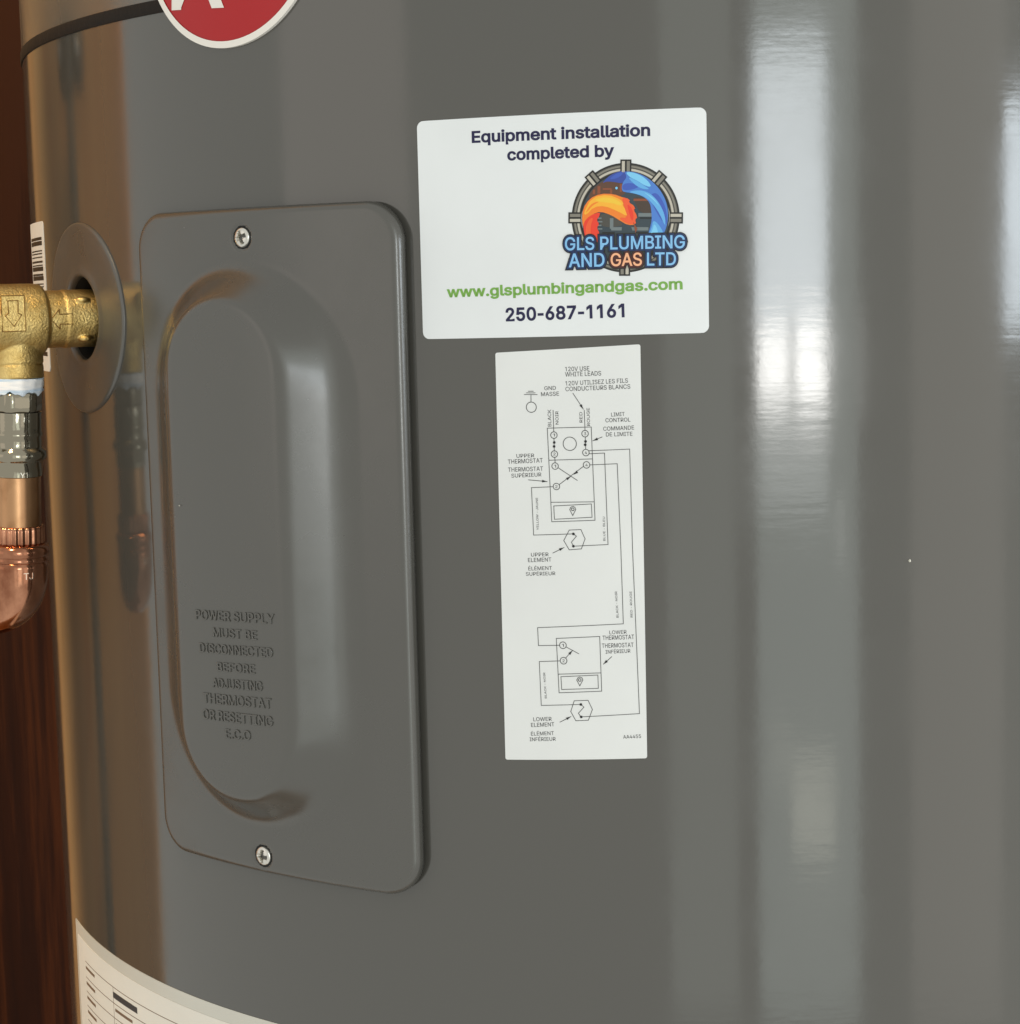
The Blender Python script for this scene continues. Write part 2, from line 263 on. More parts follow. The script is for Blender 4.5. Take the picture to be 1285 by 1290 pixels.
    'M': (628, [[60,0,60,509,152,509,277,187,287,159,299,123,311,84,322,49,307,49,318,83,330,121,342,158,352,187,476,509,568,509,568,0,504,0,504,291,504,327,505,369,506,413,507,457,513,457,498,409,482,363,467,322,456,291,342,0,286,0,170,291,159,321,145,361,129,408,112,457,119,457,120,416,121,372,122,328,122,291,122,0]]),
    'N': (523, [[60,0,60,509,136,509,343,183,363,151,388,107,414,55,405,54,401,108,399,157,399,195,399,509,463,509,463,0,387,0,202,290,177,331,148,381,108,452,119,454,122,384,124,328,125,291,125,0]]),
    'O': (533, [[267,-7,241,-6,217,-2,194,5,171,13,150,25,131,39,113,55,97,73,82,93,70,115,59,140,51,166,45,193,41,223,40,254,41,285,45,315,51,343,59,369,70,393,82,415,97,436,113,454,131,470,150,484,171,495,194,504,217,510,241,514,267,516,293,514,317,510,340,504,363,495,384,484,403,470,421,454,437,436,451,415,464,393,474,369,482,343,488,315,492,285,493,254,492,223,488,193,482,166,474,140,464,115,451,93,437,73,421,55,403,39,384,25,363,13,340,5,317,-2,293,-6],[267,53,285,54,302,57,318,61,334,68,349,76,364,86,377,98,388,112,399,127,408,144,416,163,422,183,427,205,429,229,430,254,429,279,427,303,422,325,416,346,408,365,399,382,388,397,377,411,364,423,349,433,334,441,318,447,302,452,285,455,267,456,249,455,232,452,215,447,199,441,184,433,170,422,157,411,145,397,135,381,125,364,117,345,111,325,107,303,104,279,103,254,104,229,107,205,111,183,117,163,125,144,135,127,145,112,157,98,170,86,184,76,199,68,215,61,232,57,249,54]]),
    'P': (445, [[60,0,60,509,235,509,258,508,279,505,298,501,316,495,332,487,347,478,360,468,371,456,381,444,390,430,397,415,402,399,406,383,408,365,409,348,408,330,406,313,402,296,397,280,390,265,381,251,371,239,360,227,347,216,332,207,316,199,298,193,279,189,258,187,235,186,109,186,109,242,233,242,248,243,262,245,275,247,287,251,297,256,306,262,315,269,322,276,328,284,333,294,337,303,340,314,343,325,344,336,344,348,344,359,343,371,340,382,337,392,333,402,328,411,322,419,315,426,306,433,297,439,286,443,275,447,262,450,248,451,232,452,125,452,125,0]]),
    'Q': (533, [[245,159,313,159,369,85,384,65,468,-48,401,-48,346,27,331,46],[267,-7,241,-6,217,-2,194,5,171,13,150,25,131,39,113,55,97,73,82,93,70,115,59,140,51,166,45,193,41,223,40,254,41,285,45,315,51,343,59,369,70,393,82,415,97,436,113,454,131,470,150,484,171,495,194,504,217,510,241,514,267,516,293,514,317,510,340,504,363,495,384,484,403,470,421,454,437,436,451,415,464,393,474,369,482,343,488,315,492,285,493,254,492,223,488,193,482,166,474,140,464,115,451,93,437,73,421,55,403,39,384,25,363,13,340,5,317,-2,293,-6],[267,53,285,54,302,57,318,61,334,68,349,76,364,86,377,98,388,112,399,127,408,144,416,163,422,183,427,205,429,229,430,254,429,279,427,303,422,325,416,346,408,365,399,382,388,397,377,411,364,423,349,433,334,441,318,447,302,452,285,455,267,456,249,455,232,452,215,447,199,441,184,433,170,422,157,411,145,397,135,381,125,364,117,345,111,325,107,303,104,279,103,254,104,229,107,205,111,183,117,163,125,144,135,127,145,112,157,98,170,86,184,76,199,68,215,61,232,57,249,54]]),
    'R': (449, [[60,0,60,509,236,509,259,508,280,505,299,501,317,496,333,489,348,480,361,470,372,459,382,447,390,433,397,419,403,403,406,387,409,370,409,352,409,334,406,317,403,301,397,286,390,271,382,258,372,246,361,235,348,226,333,217,317,210,299,205,279,201,258,198,236,198,96,198,96,255,234,255,249,256,263,257,276,259,287,263,298,267,307,272,315,278,322,285,329,292,334,300,338,309,341,319,343,329,345,340,345,352,345,364,343,375,341,386,338,395,334,405,329,413,322,421,315,428,307,434,298,440,287,444,275,448,262,450,248,452,233,452,125,452,125,0],[353,0,230,229,303,229,428,0]]),
    'S': (447, [[224,-9,202,-8,182,-6,162,-2,144,3,128,9,112,17,98,26,85,36,74,48,64,60,56,74,49,88,44,103,40,120,38,137,104,137,106,125,109,115,112,105,117,96,123,88,130,80,138,74,147,68,156,63,166,59,177,55,188,53,200,51,212,50,224,49,237,50,250,51,263,53,275,56,286,60,296,65,306,71,315,77,323,84,329,92,335,100,340,109,343,119,345,129,346,139,345,149,343,157,341,165,337,172,332,179,326,185,320,190,313,195,305,200,296,205,245,222,184,239,160,247,138,256,118,266,101,277,86,289,74,303,64,318,57,335,53,353,52,372,53,389,56,405,60,420,67,434,75,448,85,460,96,471,109,481,122,490,138,498,154,504,171,509,189,513,208,515,227,516,247,515,266,513,283,509,300,504,316,498,331,490,344,481,357,471,367,461,377,449,385,436,392,422,396,408,399,393,401,378,337,378,335,393,330,406,323,418,313,428,302,437,289,445,275,451,259,455,243,458,225,459,212,458,200,457,188,455,178,452,167,448,158,443,149,438,141,432,135,425,129,418,124,411,120,402,117,394,116,385,115,376,116,366,118,356,121,348,125,340,131,334,138,327,145,322,152,317,161,312,169,308,212,293,264,279,312,264,321,259,331,255,341,249,350,244,359,238,367,231,375,224,382,215,389,207,395,198,399,187,403,177,406,165,408,152,408,139,407,122,405,107,400,92,394,77,386,64,377,51,366,39,353,28,339,19,323,11,306,4,288,-2,268,-6,246,-8]]),
    'T': (449, [[32,452,32,509,417,509,417,452,257,452,257,0,193,0,193,452]]),
    'U': (517, [[259,-8,235,-7,213,-4,192,0,172,7,154,15,137,25,121,37,108,50,95,64,85,80,76,97,69,114,64,133,61,153,60,173,60,509,124,509,124,178,125,164,127,150,130,137,135,125,141,113,148,102,156,92,165,83,176,75,187,68,200,62,213,57,227,54,243,52,259,52,275,52,290,54,305,57,318,62,331,68,342,75,352,83,362,92,370,102,377,113,382,125,387,137,390,150,392,164,393,178,393,509,457,509,457,173,456,153,453,133,448,114,441,97,433,80,422,64,410,50,396,37,380,25,363,15,345,7,325,0,304,-4,282,-7]]),
    'V': (480, [[204,0,16,509,84,509,192,206,215,137,248,31,235,31,267,138,290,206,395,509,463,509,278,0]]),
    'W': (686, [[155,0,16,509,82,509,163,196,175,145,187,94,197,40,189,40,200,94,211,145,224,196,306,509,380,509,462,196,474,145,486,94,497,40,488,40,499,94,510,145,523,196,603,509,670,509,530,0,455,0,368,323,351,391,336,475,350,475,335,395,318,323,230,0]]),
    'X': (474, [[18,0,217,284,217,236,29,509,104,509,178,400,204,361,223,329,243,292,232,292,252,329,272,361,298,400,374,509,446,509,259,239,259,287,456,0,382,0,292,129,268,165,250,195,230,231,244,231,225,196,206,166,182,129,91,0]]),
    'Y': (472, [[203,0,203,208,16,509,91,509,192,344,222,292,250,230,224,230,251,293,280,344,381,509,455,509,268,208,268,0]]),
    'Z': (438, [[42,0,42,46,273,385,306,431,341,476,348,454,285,452,223,452,40,452,40,509,397,509,397,462,169,129,134,81,97,33,90,54,152,57,214,57,399,57,399,0]]),
    'a': (389, [[160,-9,146,-8,132,-6,119,-4,106,0,94,5,83,11,73,18,63,26,55,35,48,45,41,55,37,67,33,80,31,93,30,108,31,120,32,132,35,143,39,152,43,161,49,169,55,176,62,182,69,188,78,193,86,198,95,202,105,205,115,208,125,211,178,220,234,227,265,235,276,255,276,257,275,266,274,274,272,282,270,290,267,297,263,303,258,309,253,314,247,318,240,322,232,325,224,328,215,329,206,330,196,331,185,330,175,329,166,328,157,325,149,322,118,301,100,274,41,291,47,304,53,317,61,328,69,337,79,346,88,354,99,360,110,366,121,371,133,375,145,379,157,381,169,383,182,384,194,384,239,379,249,377,258,374,268,370,277,366,286,360,294,354,302,347,310,339,316,330,322,320,327,309,331,297,334,283,336,268,337,251,337,0,277,0,277,52,272,52,252,25,246,19,239,14,232,9,224,5,215,1,206,-2,195,-5,184,-7,172,-8],[170,45,184,46,196,48,207,50,218,54,228,59,237,64,245,71,252,78,258,85,263,93,268,102,271,111,274,119,275,129,276,138,276,190,259,182,231,176,200,171,175,168,134,159,127,156,120,152,114,148,108,144,103,139,99,134,96,128,94,121,92,113,92,105,92,97,93,90,95,84,98,78,102,72,106,67,111,63,117,59,123,55,130,52,137,50,145,48,153,47,161,46]]),
    'b': (424, [[229,-8,216,-8,204,-6,192,-4,182,-1,172,4,164,9,156,14,149,19,143,25,138,31,118,59,112,59,112,0,53,0,53,509,114,509,114,319,118,319,137,346,143,352,149,357,155,363,163,368,171,373,181,377,191,380,203,383,215,384,229,384,248,383,265,381,282,376,298,369,313,361,327,350,339,338,351,325,361,309,370,293,377,274,383,255,387,234,389,212,390,189,389,165,387,143,383,122,377,103,370,84,361,68,351,52,340,39,327,27,313,16,298,7,282,1,266,-4,248,-7],[220,47,234,48,247,50,258,54,269,59,279,66,289,74,297,83,304,93,310,104,316,117,320,130,324,144,326,158,328,174,328,189,328,205,326,220,324,234,320,248,316,261,311,273,304,284,297,294,289,303,280,311,270,318,259,323,247,327,234,329,220,330,207,329,194,327,182,323,171,318,161,312,152,304,144,296,137,286,130,275,125,263,121,250,117,236,115,221,113,206,113,189,113,173,115,157,117,142,121,128,125,115,131,103,137,92,144,82,152,73,162,65,172,58,183,53,194,50,207,47]]),
    'c': (396, [[207,-8,187,-7,168,-4,150,1,133,8,117,16,102,27,88,39,76,53,65,68,56,85,48,103,42,123,38,143,35,165,34,187,35,211,38,233,42,253,48,273,56,291,65,308,76,323,88,337,102,349,117,360,133,369,150,376,168,380,187,383,207,384,218,384,229,383,240,382,250,380,260,377,270,374,279,370,288,366,297,361,305,356,313,350,320,344,327,337,334,330,340,322,345,314,350,305,355,296,358,287,362,277,303,262,290,289,270,311,242,325,207,330,193,329,179,327,167,323,155,317,145,310,136,302,127,292,120,282,114,271,108,258,104,245,101,231,98,217,97,203,96,187,97,173,98,158,101,144,104,131,108,117,114,105,120,94,127,83,136,74,145,66,155,59,167,53,179,50,193,47,207,46,243,52,271,66,292,89,304,117,363,102,360,92,356,83,352,73,347,65,341,56,335,48,329,41,322,34,314,27,306,21,298,16,289,11,280,6,271,3,261,-1,251,-3,240,-5,229,-7,218,-8]]),
    'd': (424, [[195,-8,177,-7,159,-4,142,1,126,7,111,16,98,27,85,39,74,52,63,68,55,84,47,103,42,122,37,143,35,165,34,189,35,212,37,234,42,255,47,274,55,293,64,309,74,325,85,338,98,350,112,361,127,369,143,376,159,381,177,383,196,384,209,384,222,383,233,380,244,377,253,373,261,368,269,363,276,357,282,352,287,346,306,319,311,319,311,509,372,509,372,0,313,0,313,59,307,59,287,31,281,25,275,19,268,14,261,9,252,4,243,-1,233,-4,221,-6,209,-8],[205,47,218,47,230,50,242,53,253,58,263,65,272,73,280,82,288,92,294,103,299,115,304,128,307,142,310,157,311,173,312,189,311,206,310,221,307,236,304,250,300,263,294,275,288,286,281,296,273,304,263,312,253,318,242,323,231,327,218,329,205,330,191,329,178,327,166,323,155,318,145,311,135,303,127,294,120,284,114,273,108,261,104,248,101,234,98,220,97,205,96,189,97,174,98,158,101,144,104,130,109,117,114,104,120,93,128,83,136,74,145,66,155,59,166,54,178,50,191,48]]),
    'e': (404, [[212,-8,191,-7,170,-4,151,1,133,8,117,16,102,27,88,39,76,53,65,68,56,85,48,103,42,122,38,143,35,164,34,187,35,210,38,231,42,252,48,271,55,290,64,307,75,322,87,336,100,349,115,359,131,368,148,375,166,380,185,383,205,384,218,384,230,383,242,381,254,378,266,374,277,369,289,364,299,357,309,349,319,341,328,331,337,321,344,309,351,296,357,282,362,267,366,250,369,233,371,214,371,194,371,169,75,169,75,221,338,221,310,202,309,217,308,231,305,244,302,257,298,269,292,280,286,290,279,299,271,307,263,314,253,320,242,324,231,328,218,329,205,330,192,329,179,327,167,324,156,319,146,313,137,306,129,298,121,290,115,280,109,270,104,259,101,247,98,235,96,223,96,211,96,178,97,161,98,146,101,132,105,118,110,106,117,95,124,85,132,76,141,68,151,61,162,56,173,52,186,49,199,47,212,46,221,46,230,47,238,48,246,50,254,53,261,56,268,59,274,63,280,68,285,73,290,78,295,84,299,91,303,98,306,105,365,91,361,79,356,68,350,58,343,48,335,39,326,31,316,23,306,16,295,10,283,4,270,0,256,-4,242,-6,227,-8]]),
    'g': (425, [[207,-151,191,-150,175,-149,160,-147,147,-144,134,-140,122,-135,111,-130,100,-124,91,-117,82,-110,74,-103,67,-95,61,-86,55,-78,51,-69,101,-41,122,-66,127,-71,133,-76,139,-80,146,-84,154,-88,163,-92,173,-94,183,-96,195,-97,207,-97,225,-96,241,-94,256,-89,270,-83,282,-75,293,-65,301,-53,307,-40,310,-24,311,-6,311,68,306,68,287,41,281,36,275,30,268,25,261,20,252,16,243,12,233,9,221,7,209,5,195,5,177,6,160,8,143,13,128,19,113,27,99,36,86,47,74,60,64,74,55,90,48,108,42,126,38,147,35,168,34,191,35,214,37,236,42,256,47,275,55,293,64,310,74,325,86,338,98,350,112,361,127,369,143,376,160,381,178,383,196,384,210,384,222,383,234,380,244,377,253,373,262,368,270,363,277,358,283,352,288,346,308,319,313,319,313,379,372,379,372,-9,372,-28,369,-46,364,-62,358,-77,350,-90,341,-102,330,-112,318,-121,305,-129,291,-136,275,-141,259,-145,242,-148,225,-150],[205,59,218,60,231,62,243,65,254,69,264,75,273,82,281,90,288,99,294,110,300,121,304,133,308,147,310,161,312,176,312,193,312,208,310,223,308,238,305,251,300,264,295,276,288,286,281,296,273,305,264,312,254,319,243,323,231,327,218,329,205,330,191,329,178,327,166,323,155,318,145,312,136,304,128,295,120,285,114,274,109,262,104,250,101,236,98,222,97,208,96,193,97,177,98,162,101,148,104,135,109,123,114,111,121,101,128,91,136,83,145,76,156,70,167,65,178,62,191,60]]),
    'i': (167, [[53,0,53,379,114,379,114,0],[84,443,77,443,71,445,65,447,59,450,54,455,49,460,46,465,43,471,42,477,41,483,42,490,43,496,46,502,49,507,54,512,59,516,65,519,71,522,77,523,84,524,91,523,97,522,103,519,109,516,114,512,118,507,122,502,124,496,126,490,126,483,126,477,124,471,122,465,118,460,114,455,109,450,103,447,97,445,91,443]]),
    'l': (189, [[139,-2,123,-1,108,1,95,6,83,12,74,20,66,30,60,41,56,54,53,68,53,84,53,509,114,509,114,99,114,89,115,80,116,73,118,67,120,62,123,59,127,56,133,54,139,52,146,52,160,53,170,54,181,3,162,-1]]),
    'm': (610, [[53,0,53,379,112,379,112,295,108,295,111,307,115,318,120,328,126,337,132,346,140,354,147,360,155,366,163,372,172,376,181,380,190,383,200,385,209,386,219,386,235,385,250,382,264,377,276,370,287,361,297,350,305,338,312,325,317,310,321,295,312,295,316,306,320,316,325,326,330,335,337,343,345,351,353,358,361,364,371,370,381,375,391,379,402,382,413,384,425,386,437,386,450,386,462,384,474,381,486,377,497,372,508,365,517,358,526,349,534,339,541,328,546,316,551,303,554,288,556,272,557,255,557,0,496,0,496,254,495,269,492,283,487,295,481,305,473,313,463,319,453,324,442,328,431,330,419,330,409,330,399,329,390,327,382,324,374,320,367,315,361,310,355,304,350,297,345,290,342,282,339,274,337,266,336,257,335,247,335,0,274,0,274,260,273,272,271,283,267,293,261,303,253,311,244,318,234,323,224,327,212,330,199,330,191,330,182,329,174,327,166,324,158,320,150,316,143,310,137,304,131,297,126,289,121,281,118,271,116,261,114,250,114,238,114,0]]),
    'n': (410, [[114,227,114,0,53,0,53,379,112,379,112,287,102,287,110,307,119,324,129,339,140,352,152,362,165,370,180,376,195,381,211,384,227,384,242,384,257,382,270,379,283,374,295,369,306,362,316,353,325,344,333,333,341,321,347,307,351,293,354,276,356,259,357,240,357,0,296,0,296,235,295,252,292,268,288,281,281,294,273,304,263,313,252,320,239,325,225,328,210,329,199,329,189,327,179,325,170,322,161,317,152,312,145,306,138,299,132,291,126,283,122,273,118,263,116,252,114,240]]),
    'o': (415, [[207,-8,187,-7,168,-4,150,1,133,8,117,16,102,27,88,39,76,53,65,68,56,85,48,103,42,123,38,143,35,165,34,187,35,211,38,233,42,253,48,273,56,291,65,308,76,323,88,337,102,349,117,360,133,369,150,376,168,380,187,383,207,384,228,383,247,380,265,376,282,369,299,360,314,349,327,337,339,323,350,308,359,291,367,273,373,253,378,233,380,211,381,187,380,165,378,143,373,123,367,103,359,85,350,68,339,53,327,39,314,27,299,16,282,8,265,1,247,-4,228,-7],[207,46,222,47,236,50,248,53,260,59,270,66,280,74,288,83,295,94,302,105,307,117,311,131,315,144,317,158,319,173,319,187,319,202,317,217,315,231,311,245,307,258,302,271,295,282,288,292,280,302,270,310,260,317,248,323,236,327,222,329,207,330,193,329,179,327,167,323,155,317,145,310,136,302,127,292,120,282,114,271,108,258,104,245,101,231,98,217,97,203,96,187,97,173,98,158,101,144,104,131,108,117,114,105,120,94,127,83,136,74,145,66,155,59,167,53,179,50,193,47]]),
    'p': (424, [[53,-143,53,379,112,379,112,319,118,319,137,346,143,352,149,357,155,363,163,368,171,373,181,377,191,380,203,383,215,384,229,384,248,383,265,381,282,376,298,369,313,361,327,350,339,338,351,325,361,309,370,293,377,274,383,255,387,234,389,212,390,189,389,165,387,143,383,122,377,103,370,84,361,68,351,52,340,39,327,27,313,16,298,7,282,1,266,-4,248,-7,229,-8,216,-8,204,-6,192,-4,182,-1,173,4,164,9,156,14,150,19,143,25,138,31,118,59,114,59,114,-143],[220,47,234,48,247,50,258,54,269,59,279,66,289,74,297,83,304,93,310,104,316,117,320,130,324,144,326,158,328,174,328,189,328,205,326,220,324,234,320,248,316,261,311,273,304,284,297,294,289,303,280,311,270,318,259,323,247,327,234,329,220,330,207,329,194,327,182,323,171,318,161,312,152,304,144,296,137,286,130,275,125,263,121,250,117,236,115,221,113,206,113,189,113,173,115,157,117,142,121,128,125,115,131,103,137,92,144,82,152,73,162,65,172,58,183,53,194,50,207,47]]),
    'q': (424, [[372,-143,311,-143,311,59,306,59,287,31,281,25,275,19,268,14,261,9,252,4,243,-1,233,-4,221,-6,209,-8,195,-8,177,-7,159,-4,142,1,126,7,111,16,98,27,85,39,74,52,63,68,55,84,47,103,42,122,37,143,35,165,34,189,35,212,37,234,42,255,47,274,55,293,64,309,74,325,85,338,98,350,112,361,127,369,143,376,159,381,177,383,196,384,209,384,222,383,233,380,244,377,253,373,261,368,269,363,276,357,282,352,287,346,307,319,313,319,313,379,372,379],[205,47,218,47,230,50,242,53,253,58,263,65,272,73,280,82,288,92,294,103,299,115,304,128,307,142,310,157,311,173,312,189,311,206,310,221,307,236,304,250,300,263,294,275,288,286,281,296,273,304,263,312,253,318,242,323,231,327,218,329,205,330,191,329,178,327,166,323,155,318,145,311,135,303,127,294,120,284,114,273,108,261,104,248,101,234,98,220,97,205,96,189,97,174,98,158,101,144,104,130,109,117,114,104,120,93,128,83,136,74,145,66,155,59,166,54,178,50,191,48]]),
    's': (365, [[182,-8,167,-8,152,-6,138,-4,125,-1,112,3,100,9,89,15,79,21,70,29,62,38,54,47,48,58,43,69,39,81,36,94,94,107,98,95,102,84,108,75,116,67,124,60,134,55,144,51,156,48,168,46,181,45,196,46,210,48,223,51,234,56,244,62,253,69,260,77,264,85,267,94,268,103,267,110,266,118,263,124,259,130,254,136,248,141,241,145,232,149,223,152,212,155,149,170,130,175,112,182,97,190,83,198,72,208,63,219,56,231,51,244,48,258,47,274,48,287,50,299,53,310,58,321,65,332,73,341,82,350,92,357,103,364,115,370,128,375,142,379,156,382,171,384,187,384,202,384,216,383,230,380,242,377,254,372,265,367,274,361,283,355,292,347,299,339,305,330,311,321,316,311,320,301,324,290,268,277,265,286,261,294,256,301,250,309,243,316,234,322,225,326,214,330,201,332,187,333,174,332,162,330,151,327,140,322,131,317,123,310,117,303,112,295,109,286,109,277,109,269,111,262,114,255,118,249,124,243,131,238,139,234,149,230,159,226,172,223,229,209,249,204,267,197,282,190,295,181,306,171,315,161,322,149,327,136,330,122,331,107,330,93,328,81,324,69,319,58,312,47,304,37,295,28,284,20,273,13,260,6,246,1,231,-3,216,-6,199,-8]]),
    't': (227, [[204,379,204,327,6,327,6,379],[65,471,126,471,126,98,126,88,128,80,130,73,132,66,136,61,141,57,146,54,153,52,161,50,170,50,185,51,202,54,213,2,192,-3,168,-4,150,-3,133,0,117,5,104,12,92,21,82,32,75,45,69,59,66,75,65,93]]),
    'u': (410, [[182,-5,167,-4,153,-3,140,1,127,5,115,11,104,18,94,26,84,36,76,47,69,59,63,72,59,87,55,103,53,120,53,139,53,379,114,379,114,144,115,127,117,112,122,98,129,86,137,75,147,66,158,59,171,54,185,51,200,50,211,51,221,52,231,54,240,58,249,62,257,67,265,73,272,80,278,88,283,97,288,106,291,117,294,128,296,140,296,153,296,379,357,379,357,0,298,0,298,92,307,92,300,72,291,54,281,39,269,27,257,17,244,9,230,3,215,-2,199,-4]]),
    'w': (567, [[138,0,23,379,87,379,133,214,154,137,175,41,165,41,186,135,206,214,252,379,316,379,362,214,382,136,402,41,391,41,413,135,434,214,480,379,545,379,429,0,368,0,319,172,305,225,291,280,277,338,291,338,277,280,263,225,248,172,199,0]]),
    'y': (389, [[47,-139,61,-86,71,-87,104,-89,110,-88,115,-85,120,-82,125,-79,130,-74,135,-68,139,-62,143,-54,147,-45,151,-36,163,-1,17,379,84,379,165,155,187,87,206,21,184,21,202,87,224,155,305,379,371,379,204,-58,199,-70,194,-80,189,-90,183,-99,177,-107,170,-114,163,-121,155,-127,148,-132,139,-136,131,-139,121,-142,112,-144,102,-145,91,-145,65,-143]]),
    'É': (419, [[60,0,60,509,372,509,372,452,125,452,125,286,355,286,355,229,125,229,125,57,375,57,375,0],[191,558,239,659,307,659,241,558]]),
}

# ------------------------------------------------------------------ materials
def srgb(r, g, b):
    f = lambda c: c / 12.92 if c <= 0.04045 else ((c + 0.055) / 1.055) ** 2.4
    return (f(r / 255), f(g / 255), f(b / 255), 1)


def new_mat(name, color, rough=0.5, metal=0.0, ior=1.5, coat=0.0):
    mt = bpy.data.materials.new(name)
    mt.use_nodes = True
    b = mt.node_tree.nodes['Principled BSDF']
    b.inputs['Base Color'].default_value = color
    b.inputs['Roughness'].default_value = rough
    b.inputs['Metallic'].default_value = metal
    b.inputs['IOR'].default_value = ior
    b.inputs['Coat Weight'].default_value = coat
    return mt


def nodes(mt):
    nt = mt.node_tree
    return nt, nt.nodes, nt.links, nt.nodes['Principled BSDF']


def noise(mt, scale, detail=4.0, rough=0.5, mapscale=(1, 1, 1)):
    nt, N, L, b = nodes(mt)
    tc = N.new('ShaderNodeTexCoord')
    mp = N.new('ShaderNodeMapping')
    mp.inputs['Scale'].default_value = mapscale
    L.new(tc.outputs['Object'], mp.inputs['Vector'])
    n = N.new('ShaderNodeTexNoise')
    n.inputs['Scale'].default_value = scale
    n.inputs['Detail'].default_value = detail
    n.inputs['Roughness'].default_value = rough
    L.new(mp.outputs['Vector'], n.inputs['Vector'])
    return n


def ramp(mt, src, stops):
    nt, N, L, b = nodes(mt)
    r = N.new('ShaderNodeValToRGB')
    e = r.color_ramp.elements
    while len(e) < len(stops):
        e.new(0.5)
    for i, (p, c) in enumerate(stops):
        e[i].position = p
        e[i].color = c
    L.new(src, r.inputs['Fac'])
    return r


def bump(mt, srcs):
    """srcs: list of (socket, strength, distance)"""
    nt, N, L, b = nodes(mt)
    prev = None
    for s, st, di in srcs:
        bp = N.new('ShaderNodeBump')
        bp.inputs['Strength'].default_value = st
        bp.inputs['Distance'].default_value = di
        L.new(s, bp.inputs['Height'])
        if prev:
            L.new(prev.outputs['Normal'], bp.inputs['Normal'])
        prev = bp
    L.new(prev.outputs['Normal'], b.inputs['Normal'])


def paint(name, color, rough=0.13, peel=1.0):
    mt = new_mat(name, color, rough, 0.0, 1.80)
    nt, N, L, b = nodes(mt)
    a = noise(mt, 1.0, 2.0, 0.5, (45, 45, 330))        # rolled-steel ripple, long sideways
    d = noise(mt, 7.0, 2.0, 0.5, (1, 1, 0.6))             # faint unevenness of the sheet
    c = noise(mt, 420.0, 2.0, 0.5)                     # orange peel
    bump(mt, [(a.outputs['Fac'], 0.05 * peel, 0.0003), (c.outputs['Fac'], 0.035 * peel, 0.0002), (d.outputs['Fac'], 0.08 * peel, 0.003)])
    s = noise(mt, 26.0, 5.0, 0.65)
    rr = ramp(mt, s.outputs['Fac'], [(0.3, (rough * 0.75,) * 3 + (1,)), (0.75, (rough * 1.5,) * 3 + (1,))])
    L.new(rr.outputs['Color'], b.inputs['Roughness'])
    return mt


M = {}
GREY = (0.064, 0.061, 0.053, 1)
M['paint'] = paint('grey_enamel', GREY, 0.09)
M['cover_paint'] = paint('grey_enamel_pressed_steel', GREY, 0.23, 0.6)
M['grommet'] = paint('grey_moulded_plastic', (0.064, 0.060, 0.052, 1), 0.30, 0.7)
M['stripe'] = new_mat('black_seam_tape', (0.010, 0.009, 0.008, 1), 0.6, 0.0, 1.3)
nn = noise(M['stripe'], 300, 3)
bump(M['stripe'], [(nn.outputs['Fac'], 0.4, 0.0006)])
M['upper'] = paint('grey_enamel_top_section', (0.10, 0.094, 0.08, 1), 0.2)
M['dark'] = new_mat('black_recess', (0.008, 0.007, 0.006, 1), 0.8)
M['foam'] = new_mat('dark_foam_insulation', (0.03, 0.025, 0.018, 1), 0.95)


def paper(name, color, rough=0.35):
    mt = new_mat(name, color, rough, 0, 1.45)
    n = noise(mt, 700, 3)
    n2 = noise(mt, 30, 3)
    bump(mt, [(n.outputs['Fac'], 0.06, 0.0002), (n2.outputs['Fac'], 0.1, 0.0006)])
    nt, N, L, b = nodes(mt)
    c0 = tuple(v * 0.95 for v in color[:3]) + (1,)
    rr = ramp(mt, n2.outputs['Fac'], [(0.3, c0), (0.7, color)])
    L.new(rr.outputs['Color'], b.inputs['Base Color'])
    return mt


M['vinyl'] = paper('white_vinyl', (0.79, 0.815, 0.825, 1), 0.40)
M['label'] = paper('white_label_paper', (0.76, 0.77, 0.76, 1), 0.5)
M['rating'] = paper('cream_rating_paper', (0.80, 0.76, 0.68, 1), 0.4)
M['film'] = paper('clear_film_border', (0.62, 0.60, 0.53, 1), 0.25)
M['barcode_paper'] = paper('barcode_paper', (0.72, 0.70, 0.66, 1), 0.4)


def ink(name, r, g, b, rough=0.45):
    M[name] = new_mat('ink_' + name, srgb(r, g, b), rough)


ink('navy', 20, 18, 66)
ink('green', 118, 168, 74)
ink('black', 22, 22, 24)
ink('line', 62, 62, 62)
ink('small', 58, 58, 60)
ink('redbadge', 172, 4, 16, 0.25)
ink('whitebadge', 235, 230, 222, 0.25)
ink('fleck', 190, 186, 172)
ink('faint', 120, 98, 80)
ink('l_black', 26, 26, 24)
ink('l_grey', 128, 124, 114)
ink('l_light', 190, 184, 170)
ink('l_darkgrey', 74, 72, 66)
ink('l_brown', 92, 62, 46)
ink('l_rust', 138, 74, 46)
ink('l_umber', 70, 56, 46)
ink('l_slate', 52, 66, 74)
ink('l_steel', 112, 122, 124)
ink('l_navy', 12, 42, 88)
ink('l_indigo', 52, 76, 160)
ink('l_blue', 74, 126, 206)
ink('l_deep', 60, 92, 184)
ink('l_sky', 98, 172, 228)
ink('l_cyan', 124, 200, 240)
ink('l_orange', 240, 130, 40)
ink('l_amber', 246, 178, 52)
ink('l_yellow', 240, 196, 60)
ink('l_red', 232, 62, 40)
ink('l_vermilion', 238, 92, 48)
ink('l_text', 132, 190, 236)
ink('l_textfill', 76, 140, 204)
ink('l_peach', 244, 180, 138)
ink('l_peachfill', 214, 112, 84)
ink('l_maroon', 70, 24, 20)


def metal(name, color, rough, bscale=0, bst=0.0, bdist=0.0003):
    mt = new_mat(name, color, rough, 1.0)
    if bscale:
        n = noise(mt, bscale, 4, 0.6)
        bump(mt, [(n.outputs['Fac'], bst, bdist)])
    return mt


